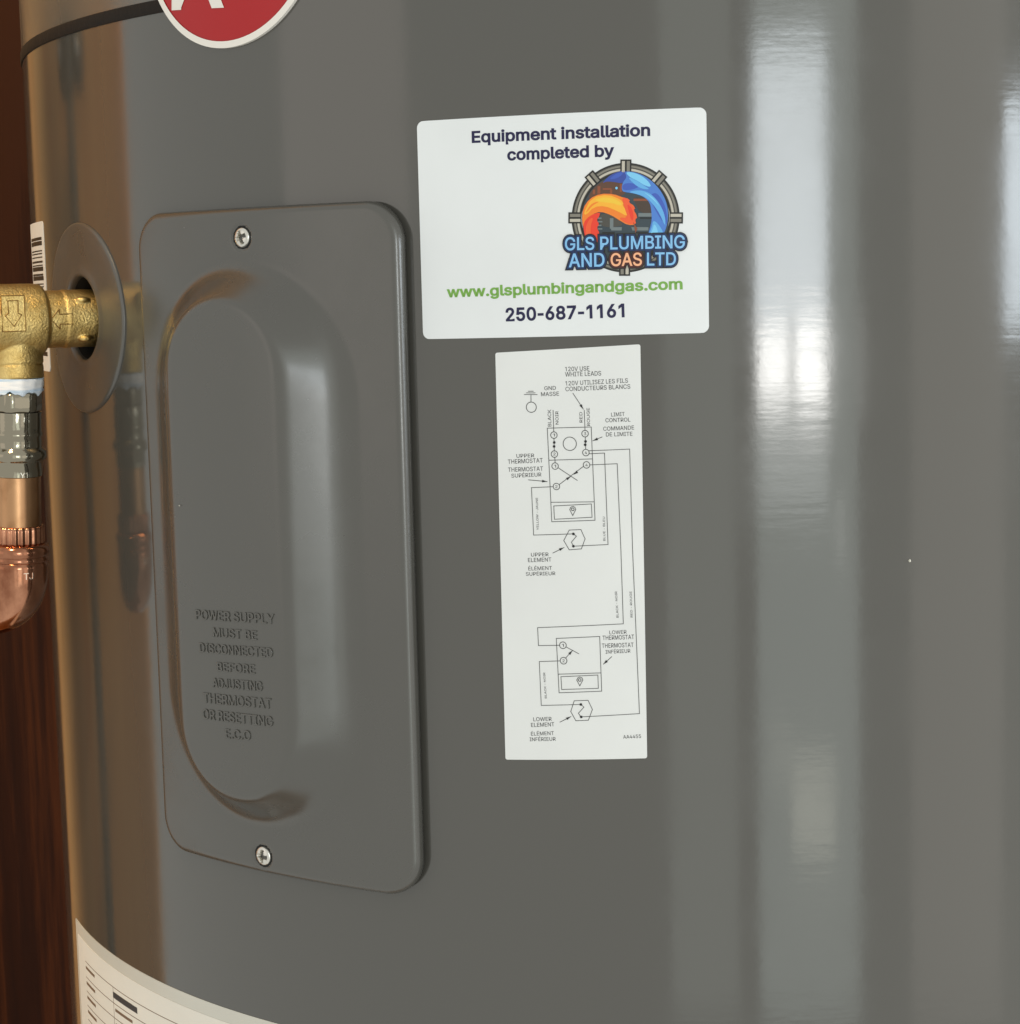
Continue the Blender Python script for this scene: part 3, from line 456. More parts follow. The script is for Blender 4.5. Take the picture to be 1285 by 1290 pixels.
M['brass'] = metal('cast_brass', (0.83, 0.60, 0.23, 1), 0.36, 1200, 0.55, 0.0006)
nt, N_, L_, b_ = nodes(M['brass'])
n1 = noise(M['brass'], 140, 5, 0.6)
rp = ramp(M['brass'], n1.outputs['Fac'], [(0.3, (0.56, 0.37, 0.12, 1)), (0.7, (0.80, 0.60, 0.25, 1))])
L_.new(rp.outputs['Color'], b_.inputs['Base Color'])
M['nickel'] = metal('polished_nickel', (0.32, 0.29, 0.225, 1), 0.08, 250, 0.25, 0.0004)
M['copper_tube'] = metal('copper_tube', (0.44, 0.235, 0.115, 1), 0.30, 200, 0.12, 0.0003)
M['copper'] = metal('bright_copper', (0.47, 0.21, 0.12, 1), 0.14, 130, 0.15, 0.0004)
for key, lo, hi in (('copper', (0.24, 0.085, 0.045, 1), (0.62, 0.30, 0.18, 1)), ('copper_tube', (0.26, 0.12, 0.05, 1), (0.52, 0.29, 0.15, 1))):
    n1 = noise(M[key], 1.0, 5, 0.6, (70, 70, 45))
    rp = ramp(M[key], n1.outputs['Fac'], [(0.32, lo), (0.62, hi)])
    nodes(M[key])[2].new(rp.outputs['Color'], nodes(M[key])[3].inputs['Base Color'])
M['copper_light'] = metal('bright_copper_stamp', (0.95, 0.75, 0.6, 1), 0.25)
M['nickel_light'] = metal('nickel_stamp', (0.92, 0.88, 0.78, 1), 0.25)
M['zinc'] = metal('zinc_screw', (0.72, 0.70, 0.65, 1), 0.24, 600, 0.3, 0.0003)
M['tape'] = new_mat('white_thread_tape', (0.72, 0.80, 0.88, 1), 0.32)
n1 = noise(M['tape'], 1.0, 4, 0.6, (40, 40, 600))
nt, N_, L_, b_ = nodes(M['tape'])
rp = ramp(M['tape'], n1.outputs['Fac'], [(0.35, (0.42, 0.58, 0.76, 1)), (0.6, (0.85, 0.86, 0.88, 1))])
L_.new(rp.outputs['Color'], b_.inputs['Base Color'])
bump(M['tape'], [(n1.outputs['Fac'], 0.5, 0.0006)])
M['dark_pipe'] = new_mat('dull_dark_pipe', (0.02, 0.017, 0.012, 1), 0.4)


def wood(name, c0, c1, c2):
    mt = new_mat(name, (0.1, 0.04, 0.015, 1), 0.5, 0.0, 1.3)
    nt, N, L, b = nodes(mt)
    g = noise(mt, 1.0, 7, 0.62, (26, 26, 1.7))
    g2 = noise(mt, 1.0, 4, 0.6, (170, 170, 6))
    w = noise(mt, 1.0, 2, 0.5, (7, 7, 0.8))
    mx = N.new('ShaderNodeMath'); mx.operation = 'MULTIPLY_ADD'
    mx.inputs[1].default_value = 0.35
    L.new(g2.outputs['Fac'], mx.inputs[0]); L.new(g.outputs['Fac'], mx.inputs[2])
    ad = N.new('ShaderNodeMath'); ad.operation = 'MULTIPLY_ADD'
    ad.inputs[1].default_value = 0.5
    L.new(w.outputs['Fac'], ad.inputs[0]); L.new(mx.outputs[0], ad.inputs[2])
    rp = ramp(mt, ad.outputs[0], [(0.62, c0), (0.85, c1), (1.0, c2)])
    L.new(rp.outputs['Color'], b.inputs['Base Color'])
    bump(mt, [(mx.outputs[0], 0.25, 0.0008)])
    return mt


M['wood'] = wood('varnished_red_brown_wood_shaded', (0.007, 0.0012, 0.0003, 1), (0.021, 0.0045, 0.0007, 1), (0.06, 0.016, 0.003, 1))  # back wall: the shade behind the tank is put into this dark colour
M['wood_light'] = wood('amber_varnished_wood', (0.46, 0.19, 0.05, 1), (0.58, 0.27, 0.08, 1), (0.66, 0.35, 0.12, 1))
M['wood_floor'] = wood('brown_floor_wood', (0.20, 0.09, 0.03, 1), (0.28, 0.13, 0.045, 1), (0.36, 0.18, 0.07, 1))

# ------------------------------------------------------------------ mesh helpers
def link(name, me, mat, parent=None, smooth=True):
    o = bpy.data.objects.new(name, me)
    scene.collection.objects.link(o)
    if mat is not None:
        me.materials.clear()
        me.materials.append(mat)
    if smooth:
        me.shade_smooth()
    if parent is not None:
        o.parent = parent
    return o


def mesh(name, verts, faces, mat, parent=None, smooth=True):
    me = bpy.data.meshes.new(name)
    me.from_pydata([tuple(v) for v in verts], [], faces)
    me.update()
    return link(name, me, mat, parent, smooth)


def empty(name, loc=(0, 0, 0), rz=0.0, parent=None):
    o = bpy.data.objects.new(name, None)
    scene.collection.objects.link(o)
    o.empty_display_size = 0.05
    o.location = loc
    o.rotation_euler = (0, 0, rz)
    o.parent = parent
    return o


def tag(o, label, cat=None, group=None, kind=None):
    o['label'] = label
    if cat:
        o['category'] = cat
    if group:
        o['group'] = group
    if kind:
        o['kind'] = kind
    return o


def wrap(s, t, off=0.0, rad=R):
    """millimetres round / up the tank (s = 0 faces the camera side, t = 0 is 1 m above the floor) -> point"""
    a = s / 1000.0 / R
    r = rad + off
    return (r * math.sin(a), -r * math.cos(a), 1.0 + t / 1000.0)


def lathe(profile, n=48, axis='Z', origin=(0, 0, 0)):
    """profile: list of (radius, height) -> verts, faces; closed at both ends"""
    V, Fc = [], []
    for r, h in profile:
        for k in range(n):
            a = 2 * PI * k / n
            c, s = r * math.cos(a), r * math.sin(a)
            p = (c, s, h) if axis == 'Z' else (h, c, s)
            V.append((p[0] + origin[0], p[1] + origin[1], p[2] + origin[2]))
    for i in range(len(profile) - 1):
        for k in range(n):
            a, b = i * n + k, i * n + (k + 1) % n
            Fc.append((a, b, b + n, a + n))
    Fc.append(tuple(range(n))[::-1])
    Fc.append(tuple(range((len(profile) - 1) * n, len(profile) * n)))
    return V, Fc


def join(parts):
    V, Fc = [], []
    for v, f in parts:
        o = len(V)
        V += v
        Fc += [tuple(i + o for i in q) for q in f]
    return V, Fc


def sweep(path, radii, n=32):
    """round tube along points"""
    V, Fc = [], []
    P = [Vector(p) for p in path]
    up = Vector((0, 1, 0))
    for i, p in enumerate(P):
        d = (P[min(i + 1, len(P) - 1)] - P[max(i - 1, 0)]).normalized()
        x = up.cross(d).normalized()
        y = d.cross(x)
        for k in range(n):
            a = 2 * PI * k / n
            V.append(tuple(p + radii[i] * (math.cos(a) * x + math.sin(a) * y)))
    for i in range(len(P) - 1):
        for k in range(n):
            a, b = i * n + k, i * n + (k + 1) % n
            Fc.append((a, b, b + n, a + n))
    Fc.append(tuple(range(n))[::-1])
    Fc.append(tuple(range((len(P) - 1) * n, len(P) * n)))
    return V, Fc


def edge_smooth(o, deg=35):
    me = o.data
    me.set_sharp_from_angle(angle=math.radians(deg))
    return o


def sheet(name, s0, s1, t0, t1, mat, parent, rc=2.0, off0=0.0, thick=0.00022, tilt=0.0, tilt_t=0.0, ns=60):
    """thin label bent round the tank with rounded corners; tilt / tilt_t: rise across (mm), lean up (mm)"""
    ss = []
    for i in range(ns + 1):
        ss.append(s0 + (s1 - s0) * i / ns)
    for k in range(1, 8):
        a = k / 8 * PI / 2
        ss += [s0 + rc * (1 - math.cos(a)), s1 - rc * (1 - math.cos(a))]
    ss = sorted(set(round(v, 4) for v in ss))
    V, Fc = [], []

    def pt(s, t, o):
        u = (s - s0) / (s1 - s0)
        v = (t - t0) / (t1 - t0)
        return wrap(s + tilt_t * v, t + tilt * u, o)
    for s in ss:
        d = min(s - s0, s1 - s)
        cut = 0.0 if d >= rc else rc - math.sqrt(max(rc * rc - (rc - d) ** 2, 0))
        V.append(pt(s, t0 + cut, off0)); V.append(pt(s, t0 + cut, off0 + thick))
        V.append(pt(s, t1 - cut, off0 + thick)); V.append(pt(s, t1 - cut, off0))
    n = len(ss)
    for i in range(n - 1):
        a, b = 4 * i, 4 * i + 4
        Fc += [(a, b, b + 1, a + 1), (a + 1, b + 1, b + 2, a + 2), (a + 2, b + 2, b + 3, a + 3)]
    Fc += [(0, 1, 2, 3), (4 * n - 1, 4 * n - 2, 4 * n - 3, 4 * n - 4)]
    return edge_smooth(mesh(name, V, Fc, mat, parent), 40)


CAPH = None


def loop_groups(loops):
    """split a glyph's outlines into outer shapes, each with its own holes (overlapping outers are kept apart)"""
    P = [[(lp[2 * k], lp[2 * k + 1]) for k in range(len(lp) // 2)] for lp in loops]
    A = [sum(p[i - 1][0] * p[i][1] - p[i][0] * p[i - 1][1] for i in range(len(p))) / 2 for p in P]
    sg = 1 if max(A, key=abs) > 0 else -1
    outer = [i for i in range(len(P)) if A[i] * sg > 0]
    groups = {i: [P[i]] for i in outer}
    for j in range(len(P)):
        if A[j] * sg <= 0:
            x, y = P[j][0]
            best = None
            for i in outer:
                ins = False
                for k in range(len(P[i])):
                    (x0, y0), (x1, y1) = P[i][k - 1], P[i][k]
                    if (y0 > y) != (y1 > y) and x < (x1 - x0) * (y - y0) / (y1 - y0) + x0:
                        ins = not ins
                if ins:
                    best = i
                    break
            if best is not None:
                groups[best].append(P[j])
    return list(groups.values())


def text_mesh(body, offset=0.0, extrude=0.0, bevel=0.0):
    """flat (or embossed) letters from the outlines in GLYPHS, 1 unit = type size"""
    layers = {}
    x = 0.0
    for ch in body:
        adv, loops = GLYPHS[ch]
        if loops:
            for i, grp in enumerate(loop_groups(loops)):
                layers.setdefault(i, []).extend([[(x + p[0] / 1000, p[1] / 1000) for p in lp] for lp in grp])
        x += adv / 1000
    V, Fc = [], []
    for i in sorted(layers):
        cu = bpy.data.curves.new('lettering', 'CURVE')
        cu.dimensions = '2D'
        cu.fill_mode = 'BOTH'
        cu.extrude = extrude
        cu.bevel_depth = bevel
        cu.bevel_resolution = 1
        for lp in layers[i]:
            sp_ = cu.splines.new('POLY')
            sp_.points.add(len(lp) - 1)
            for k, p in enumerate(lp):
                sp_.points[k].co = (p[0], p[1], 0, 1)
            sp_.use_cyclic_u = True
        o = bpy.data.objects.new('lettering', cu)
        scene.collection.objects.link(o)
        dg = bpy.context.evaluated_depsgraph_get()
        dg.update()
        me = bpy.data.meshes.new_from_object(o.evaluated_get(dg))
        n0 = len(V)
        V += [(v.co.x, v.co.y, v.co.z + i * 0.0003) for v in me.vertices]
        Fc += [tuple(q + n0 for q in p.vertices) for p in me.polygons]
        bpy.data.objects.remove(o)
        bpy.data.curves.remove(cu)
        bpy.data.meshes.remove(me)
    me = bpy.data.meshes.new('lettering')
    me.from_pydata(V, [], Fc)
    me.update()
    return me


def outlines(body):
    x = 0.0
    for ch in body:
        adv, loops = GLYPHS[ch]
        for lp in loops:
            pts = [(x + lp[2 * k] / 1000, lp[2 * k + 1] / 1000) for k in range(len(lp) // 2)]
            out = []
            for p in pts:
                if not out or math.hypot(p[0] - out[-1][0], p[1] - out[-1][1]) > 0.004:
                    out.append(p)
            if math.hypot(out[0][0] - out[-1][0], out[0][1] - out[-1][1]) < 0.004:
                out.pop()
            yield out
        x += adv / 1000


def strip(pts, g, V, Fc, lift=0.0016):
    n = len(pts)
    base = len(V)
    for i in range(n):
        a, p, c = Vector(pts[i - 1]), Vector(pts[i]), Vector(pts[(i + 1) % n])
        d1, d2 = (p - a).normalized(), (c - p).normalized()
        n1, n2 = Vector((-d1.y, d1.x)), Vector((-d2.y, d2.x))
        k = 1 + n1.dot(n2)
        mv = (n1 + n2) / k if k > 0.35 else n1
        for s in (-1, 1):
            q = p + mv * g * s
            V.append((q.x, q.y, lift))
    for i in range(n):
        j = (i + 1) % n
        Fc.append((base + 2 * i, base + 2 * j, base + 2 * j + 1, base + 2 * i + 1))


def cap_height():
    global CAPH
    if CAPH is None:
        me = text_mesh('H')
        CAPH = max(v.co.y for v in me.vertices)
    return CAPH


def lettering(row, mat, parent, off, bold=0.0, extrude=0.0, bevel=0.0, rad=R, depth=1.0, grow=0.0, name='lettering', cap=None):
    """one line of print: (text, s, t of its left foot, s, t of its right foot, capital height), all mm on the tank"""
    body, sa, ta, sb, tb, ch = row
    plain = text_mesh(body)
    x0 = min(v.co.x for v in plain.vertices)
    x1 = max(v.co.x for v in plain.vertices)
    bpy.data.meshes.remove(plain)
    me = text_mesh(body, 0.0, extrude, bevel)
    g = bold + grow
    if g > 0 and not bevel:            # thicken the strokes with a mitred strip along every outline
        V = [tuple(v.co) for v in me.vertices]
        Fc = [tuple(p.vertices) for p in me.polygons]
        for pts in outlines(body):
            strip(pts, g, V, Fc)
        bpy.data.meshes.remove(me)
        me = bpy.data.meshes.new('lettering')
        me.from_pydata(V, [], Fc)
    w = math.hypot(sb - sa, tb - ta)
    kx = w / (x1 - x0 + 2 * bold)
    ky = ch / (cap_height() + 2 * bold)
    dx, dy = (sb - sa) / w, (tb - ta) / w
    for v in me.vertices:
        x = (v.co.x - x0 + bold) * kx
        y = (v.co.y + bold) * ky
        s_, t_ = sa + x * dx - y * dy, ta + x * dy + y * dx
        v.co = wrap(s_, t_, (off(s_, t_) if callable(off) else off) + v.co.z * (depth if bevel else 0.01), rad)
    me.update()
    return link(name, me, mat, parent, False)


def flat_poly(pts, n_smooth=0):
    """list of 2D points -> optionally smoothed closed outline (Chaikin)"""
    for _ in range(n_smooth):
        q = []
        for i in range(len(pts)):
            a, b = pts[i], pts[(i + 1) % len(pts)]
            q += [(a[0] * .75 + b[0] * .25, a[1] * .75 + b[1] * .25), (a[0] * .25 + b[0] * .75, a[1] * .25 + b[1] * .75)]
        pts = q
    return pts


def tri_fill(loops2d):
    """triangulated flat faces for one outline"""
    bm = bmesh.new()
    vs = [bm.verts.new((x, y, 0)) for x, y in loops2d]
    f = bm.faces.new(vs)
    bmesh.ops.triangulate(bm, faces=[f])
    bm.normal_update()
    V = [tuple(v.co) for v in bm.verts]
    bm.verts.index_update()
    T = []
    for f in bm.faces:
        idx = [v.index for v in f.verts]
        if f.normal.z < 0:
            idx.reverse()
        T.append(tuple(idx))
    bm.free()
    return V, T


def ribbons(name, polylines, width, mat, parent, off):
    V, Fc = [], []
    for pl in polylines:
        for (a, b) in zip(pl[:-1], pl[1:]):
            L = math.hypot(b[0] - a[0], b[1] - a[1])
            if L < 1e-6:
                continue
            ux, uy = (b[0] - a[0]) / L, (b[1] - a[1]) / L
            h = width / 2
            n = max(1, int(L / 2.0))
            base = len(V)
            for i in range(n + 1):
                q = -h + (L + 2 * h) * i / n
                for sg in (1, -1):
                    V.append(wrap(a[0] + ux * q - uy * h * sg, a[1] + uy * q + ux * h * sg, off))
            for i in range(n):
                k = base + 2 * i
                Fc.append((k + 1, k + 3, k + 2, k))
    return mesh(name, V, Fc, mat, parent, False)


def ring_pts(cx, cy, r, n=28):
    return [(cx + r * math.cos(2 * PI * k / n), cy + r * math.sin(2 * PI * k / n)) for k in range(n)]


def discs(name, items, mat, parent, off):
    V, Fc = [], []
    for cx, cy, r in items:
        b = len(V)
        p = ring_pts(cx, cy, r, 20)
        V += [wrap(x, y, off) for x, y in p]
        Fc.append(tuple(range(b, b + 20)))
    return mesh(name, V, Fc, mat, parent, False)


# ------------------------------------------------------------------ the setting
def box(name, x0, x1, y0, y1, z0, z1, mat, bevel=0.0):
    bm = bmesh.new()
    bmesh.ops.create_cube(bm, size=1.0)
    for v in bm.verts:
        v.co = Vector(((x0 + x1) / 2 + v.co.x * (x1 - x0), (y0 + y1) / 2 + v.co.y * (y1 - y0), (z0 + z1) / 2 + v.co.z * (z1 - z0)))
    if bevel:
        bmesh.ops.bevel(bm, geom=bm.edges[:], offset=bevel, segments=2, affect='EDGES')
    me = bpy.data.meshes.new(name)
    bm.to_mesh(me)
    bm.free()
    return link(name, me, mat, None, False)


fl = box('floor', -0.62, 0.62, -0.42, 0.42, -0.1, 0.0, M['wood_floor'])
fl['kind'] = 'structure'
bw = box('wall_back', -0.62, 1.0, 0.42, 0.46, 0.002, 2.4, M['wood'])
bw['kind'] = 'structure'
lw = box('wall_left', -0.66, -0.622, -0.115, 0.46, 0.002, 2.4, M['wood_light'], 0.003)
lw['kind'] = 'structure'

# ------------------------------------------------------------------ water heater
heater = empty('water_heater', (0, 0, 0))
tag(heater, 'tall glossy grey water heater tank with stickers and a pressed access cover', 'water heater')

PORT_S, PORT_T = -260.2, 240.8
SEAM_LO, SEAM_HI = 344.6, 348.9


def jacket():
    n = 360
    zs = [0.06, 0.3, 0.6, 0.8, 0.95, 1.1] + [1.19 + 0.004 * i for i in range(26)] + [1.32, 1.3447]
    V, Fc = [], []
    for z in zs:
        for k in range(n):
            a = 2 * PI * k / n
            V.append((R * math.sin(a), -R * math.cos(a), z))
    for i in range(len(zs) - 1):
        for k in range(n):
            a = 2 * PI * (k + 0.5) / n
            if a > PI:
                a -= 2 * PI
            ds = a * R * 1000 - PORT_S
            dt = ((zs[i] + zs[i + 1]) / 2 - 1) * 1000 - PORT_T
            if math.hypot(ds, dt) < 19.5:
                continue
            b, c = i * n + k, i * n + (k + 1) % n
            Fc.append((b, c, c + n, b + n))
    return mesh('tank_jacket', V, Fc, M['paint'], heater)


jacket()


def band(name, prof, mat):
    n = 256
    V, Fc = [], []
    for r, z in prof:
        for k in range(n):
            a = 2 * PI * k / n
            V.append((r * math.sin(a), -r * math.cos(a), z))
    for i in range(len(prof) - 1):
        for k in range(n):
            b, c = i * n + k, i * n + (k + 1) % n
            Fc.append((b, c, c + n, b + n))
    return edge_smooth(mesh(name, V, Fc, mat, heater), 30)


band('seam_strip', [(R - 0.004, 1.3446), (R + 0.0004, 1.3446), (R + 0.0006, 1.3450), (R + 0.0006, 1.3486), (R + 0.0004, 1.3490), (R - 0.004, 1.3490)], M['stripe'])
band('top_section', [(R, 1.3490), (R, 1.40), (R, 1.45), (R - 0.004, 1.462), (R - 0.02, 1.468), (0.001, 1.475)], M['upper'])
band('base_ring', [(R - 0.012, 0.0), (R - 0.012, 0.059), (R, 0.06)], M['dark'])


# ---- relief-valve port: moulded grommet with a dark hole
def grommet():
    n, prof = 72, [(15.6, -9.0), (15.6, -1.0), (15.9, 0.2), (16.5, 0.75), (17.4, 0.85), (18.6, 0.55), (20.5, 0.40), (24, 0.5), (30, 0.75), (34.4, 0.9), (35.3, 0.86), (35.8, 0.65), (36.1, 0.3), (36.1, -0.3)]
    V, Fc = [], []
    for r, h in prof:
        for k in range(n):
            a = 2 * PI * k / n
            V.append(wrap(PORT_S + r * math.cos(a), PORT_T + r * math.sin(a) * 0.98, h / 1000))
    for i in range(len(prof) - 1):
        for k in range(n):
            b, c = i * n + k, i * n + (k + 1) % n
            Fc.append((b, b + n, c + n, c))
    g = mesh('port_grommet', V, Fc, M['grommet'], heater)
    g['label'] = 'round grey moulded grommet around the brass valve inlet'
    V, Fc = [], []
    for h in (-1.6, -26.0):
        for k in range(n):
            a = 2 * PI * k / n
            V.append(wrap(PORT_S + 15.5 * math.cos(a), PORT_T + 15.2 * math.sin(a), h / 1000))
    for k in range(n):
        Fc.append((k, k + n, (k + 1) % n + n, (k + 1) % n))
    Fc.append(tuple(range(n, 2 * n)))
    mesh('port_hole', V, Fc, M['dark'], g)
    return g


grommet()


# ---- access cover (pressed steel, dished)
PC_S, PC_T = -149.8, 163.4
PHW, PHH, PRC = 58.8, 113.6, 13.0
DC_S, DC_T = -153.5, 163.2
SCREWS = [(-152.7, 267.1), (-154.2, 56.3)]


def sd_rrect(x, y, hw, hh, r):
    qx, qy = abs(x) - hw + r, abs(y) - hh + r
    return math.hypot(max(qx, 0), max(qy, 0)) + min(max(qx, qy), 0) - r


DISH = 13.1


def dish_profile(q):
    """1 on the flat top, 0 on the flange: tight shoulder, straight flank, wide foot"""
    a, c = 0.22, 0.45
    k = 1.0 / (1.0 - a / 2 - c / 2)
    if q <= 0:
        return 1.0
    if q < a:
        return 1.0 - k * q * q / (2 * a)
    if q < 1 - c:
        return 1.0 - k * (a / 2 + (q - a))
    return k * max(1 - q, 0.0) ** 2 / (2 * c)


def cover_height(s, t):
    """mm above the tank skin"""
    x, y = s - PC_S, t - PC_T
    base = 5.0 + 1.0 * (x / PHW)
    d = -sd_rrect(x, y, PHW, PHH, PRC)
    re = 3.0
    h = base
    if d < re:
        h -= re - math.sqrt(max(re * re - (re - d) ** 2, 0.0))
    di = sd_rrect(s - DC_S, t - DC_T, 21.6, 82.0, 21.5)
    do = -sd_rrect(s - DC_S, t - DC_T, 47.5, 97.0, 47.0)
    if di <= 0:
        q = 0.0
    elif do <= 0:
        q = 1.0
    else:
        q = di / (di + do)
    h += DISH * dish_profile(q)
    for a, b in SCREWS:
        k = math.hypot(s - a, t - b)
        if k < 4.5:
            h -= 0.9 * min(1.0, (4.5 - k) / 0.6)
    return h


def spread(n, lo, hi, edge, ne):
    """n even samples plus ne samples packed into each end"""
    out = []
    for i in range(ne):
        q = 1 - math.cos(i / ne * PI / 2)
        out.append(lo + edge * q)
    for i in range(n + 1):
        out.append(lo + edge + (hi - lo - 2 * edge) * i / n)
    for i in range(ne - 1, -1, -1):
        q = 1 - math.cos(i / ne * PI / 2)
        out.append(hi - edge * q)
    return out


def access_cover():
    us = spread(150, -1, 1, 3.0 / PHW, 8)
    tt = spread(280, -PHH, PHH, 3.0, 8)
    V, Fc = [], []
    nu = len(us)
    for y in tt:
        d = PHH - abs(y)
        cut = 0.0 if d >= PRC else PRC - math.sqrt(max(PRC * PRC - (PRC - d) ** 2, 0))
        hw = PHW - cut
        for u in us:
            s, t = PC_S + u * hw, PC_T + y
            V.append(wrap(s, t, cover_height(s, t) / 1000))
    nt_ = len(tt)
    for j in range(nt_ - 1):
        for i in range(nu - 1):
            a = j * nu + i
            Fc.append((a, a + 1, a + nu + 1, a + nu))
    # rolled skirt: boundary carried inwards towards the tank, then folded under
    loop = [i for i in range(nu)] + [j * nu + nu - 1 for j in range(1, nt_)] + [(nt_ - 1) * nu + i for i in range(nu - 2, -1, -1)] + [j * nu for j in range(nt_ - 2, 0, -1)]
    base = len(V)
    for q in loop:
        v = Vector(V[q])
        n = Vector((v.x, v.y, 0)).normalized()
        V.append(tuple(v - n * 0.0012))
    b2 = len(V)
    for q in loop:
        v = Vector(V[q])
        n = Vector((v.x, v.y, 0)).normalized()
        c = Vector(wrap(PC_S, PC_T, 0.004))
        w = v - n * 0.0016
        V.append(tuple(w + (c - w).normalized() * 0.0025))
    L = len(loop)
    for k in range(L):
        k2 = (k + 1) % L
        Fc.append((loop[k2], loop[k], base + k, base + k2))
        Fc.append((base + k2, base + k, b2 + k, b2 + k2))
    o = mesh('access_cover', V, Fc, M['cover_paint'], heater)
    o['label'] = 'grey pressed steel access cover with a raised oblong dome and two screws'
    return o


cover = access_cover()


def screw_mesh():
    """pan head with a cross recess, axis +Z, millimetres"""
    nr, na = 14, 48
    V, Fc = [(0, 0, 1.15 - 1.0)], []
    rad = 3.35
    for i in range(1, nr + 1):
        r = rad * i / nr
        for k in range(na):
            a = 2 * PI * k / na
            x, y = r * math.cos(a), r * math.sin(a)
            q = r / rad
            h = 0.15 + 1.15 * math.sqrt(max(1 - (q * 0.985) ** 2.6, 0))
            arm = min(abs(x), abs(y))
            if r < 2.3 and arm < 0.62:
                h -= 1.5 * min(1, (2.35 - r) / 0.6)
            V.append((x, y, h))
    for k in range(na):
        Fc.append((0, 1 + k, 1 + (k + 1) % na))
    for i in range(nr - 1):
        for k in range(na):
            a, b = 1 + i * na + k, 1 + i * na + (k + 1) % na
            Fc.append((a, a + na, b + na, b))
    b0 = len(V)
    for k in range(na):
        a = 2 * PI * k / na
        V.append((rad * math.cos(a), rad * math.sin(a), -1.5))
    for k in range(na):
        a, b = 1 + (nr - 1) * na + k, 1 + (nr - 1) * na + (k + 1) % na
        Fc.append((a, b0 + k, b0 + (k + 1) % na, b))
    return V, Fc


sv, sf = screw_mesh()
for i, (a, b) in enumerate(SCREWS):
    th = a / 1000 / R
    rot = Euler((0, 0, 0.35 + 1.1 * i)).to_matrix()
    nrm = Vector((math.sin(th), -math.cos(th), 0))
    X = Vector((math.cos(th), math.sin(th), 0))
    Z = Vector((0, 0, 1))
    c = Vector(wrap(a, b, cover_height(a, b) / 1000 + 0.0001))
    V = []
    for v in sv:
        w = rot @ Vector(v) / 1000
        V.append(tuple(c + X * w.x + Z * w.y + nrm * w.z))
    so = mesh('screw', V, sf, M['zinc'], cover)
    edge_smooth(so, 50)
    # flat black ring painted as the shadow in the clearance hole round the head
    n = 40
    V, Fc = [], []
    for r in (3.0, 4.3):
        for k in range(n):
            q = 2 * PI * k / n
            V.append(tuple(c + X * (r * math.cos(q) / 1000) + Z * (r * math.sin(q) / 1000) + nrm * 0.00012))
    for k in range(n):
        Fc.append((k, k + n, (k + 1) % n + n, (k + 1) % n))
    mesh('screw_hole_shade', V, Fc, M['dark'], cover, False)

COVER_TOP = (cover_height(DC_S, DC_T)) / 1000


def emboss(row):
    """a line of letters pressed into the dome: solid strokes with soft rounded edges"""
    body, sa, ta, sb, tb, ch = row
    me = text_mesh(body, 0.0, 0.08, 0.012)
    xs = [v.co.x for v in me.vertices]
    x0, x1 = min(xs), max(xs)
    w = math.hypot(sb - sa, tb - ta)
    kx, ky = w / (x1 - x0), ch / (cap_height() + 0.024)
    dx, dy = (sb - sa) / w, (tb - ta) / w
    for v in me.vertices:
        v.co = ((v.co.x - x0) * kx, (v.co.y + 0.012) * ky, v.co.z * 6.5)
    o = bpy.data.objects.new('embossed_lettering', me)
    scene.collection.objects.link(o)
    r = o.modifiers.new('remesh', 'REMESH')
    r.mode = 'VOXEL'
    r.voxel_size = 0.11
    s = o.modifiers.new('smooth', 'SMOOTH')
    s.iterations = 3
    dg = bpy.context.evaluated_depsgraph_get()
    dg.update()
    m2 = bpy.data.meshes.new_from_object(o.evaluated_get(dg))
    bpy.data.objects.remove(o)
    for v in m2.vertices:
        x, y = v.co.x, v.co.y
        s_, t_ = sa - 2.2 + x * dx - y * dy, ta + x * dy + y * dx
        v.co = wrap(s_, t_, cover_height(s_, t_) / 1000 + v.co.z / 1000 * 0.75)
    m2.update()
    link('embossed_lettering', m2, M['cover_paint'], cover, True)


for row in EMBOSS_TEXT:
    emboss(row)

# ---- brand badge at the top edge of the picture
BS, BT = -158.6, 369.4


def ring_sheet(name, r0, r1, off, mat, parent, back=0.0):
    n = 96
    V, Fc = [], []
    rr = [r1 + 0.001, r1, r1 * 0.8 + r0 * 0.2, r1 * 0.5 + r0 * 0.5, r0] if r0 > 0 else [r1 + 0.001, r1, r1 * .75, r1 * .5, r1 * .25, 0.02]
    for i, r in enumerate(rr):
        for k in range(n):
            a = 2 * PI * k / n
            V.append(wrap(BS + r * math.cos(a), BT + r * math.sin(a), back if i == 0 else off))
    for i in range(len(rr) - 1):
        for k in range(n):
            a, b = i * n + k, i * n + (k + 1) % n
            Fc.append((a, b, b + n, a + n))
    return mesh(name, V, Fc, mat, parent, False)


badge = ring_sheet('brand_badge', 0, 37.9, 0.0010, M['redbadge'], heater)
badge['label'] = 'round red badge with a white rim and white letter'
ring_sheet('badge_rim', 37.7, 39.9, 0.0013, M['whitebadge'], badge)
lettering(('R', -185.6, 344.4, -160.0, 342.6, 34.0), M['whitebadge'], badge, 0.0012, bold=0.004, name='badge_letter')

# ---- installer's sticker
st = sheet('installer_sticker', -86.6, 5.2, 232.9, 301.2, M['vinyl'], heater, rc=2.2, tilt=0.4)
st['label'] = 'white installer sticker with a round plumbing logo and phone number'
PR = 0.00027
for row, mt in zip(STICKER_TEXT, ('navy', 'navy', 'green', 'navy')):
    lettering(row, M[mt], st, PR, bold=0.026)

LC, LX, LY = LOGO_FRAME


def lg(x, y):
    """logo drawing units (origin at its centre, y down) -> mm on the tank"""
    dx, dy = x - 627, 603 - y
    return (LC[0] + dx * LX[0] + dy * LY[0], LC[1] + dx * LX[1] + dy * LY[1])


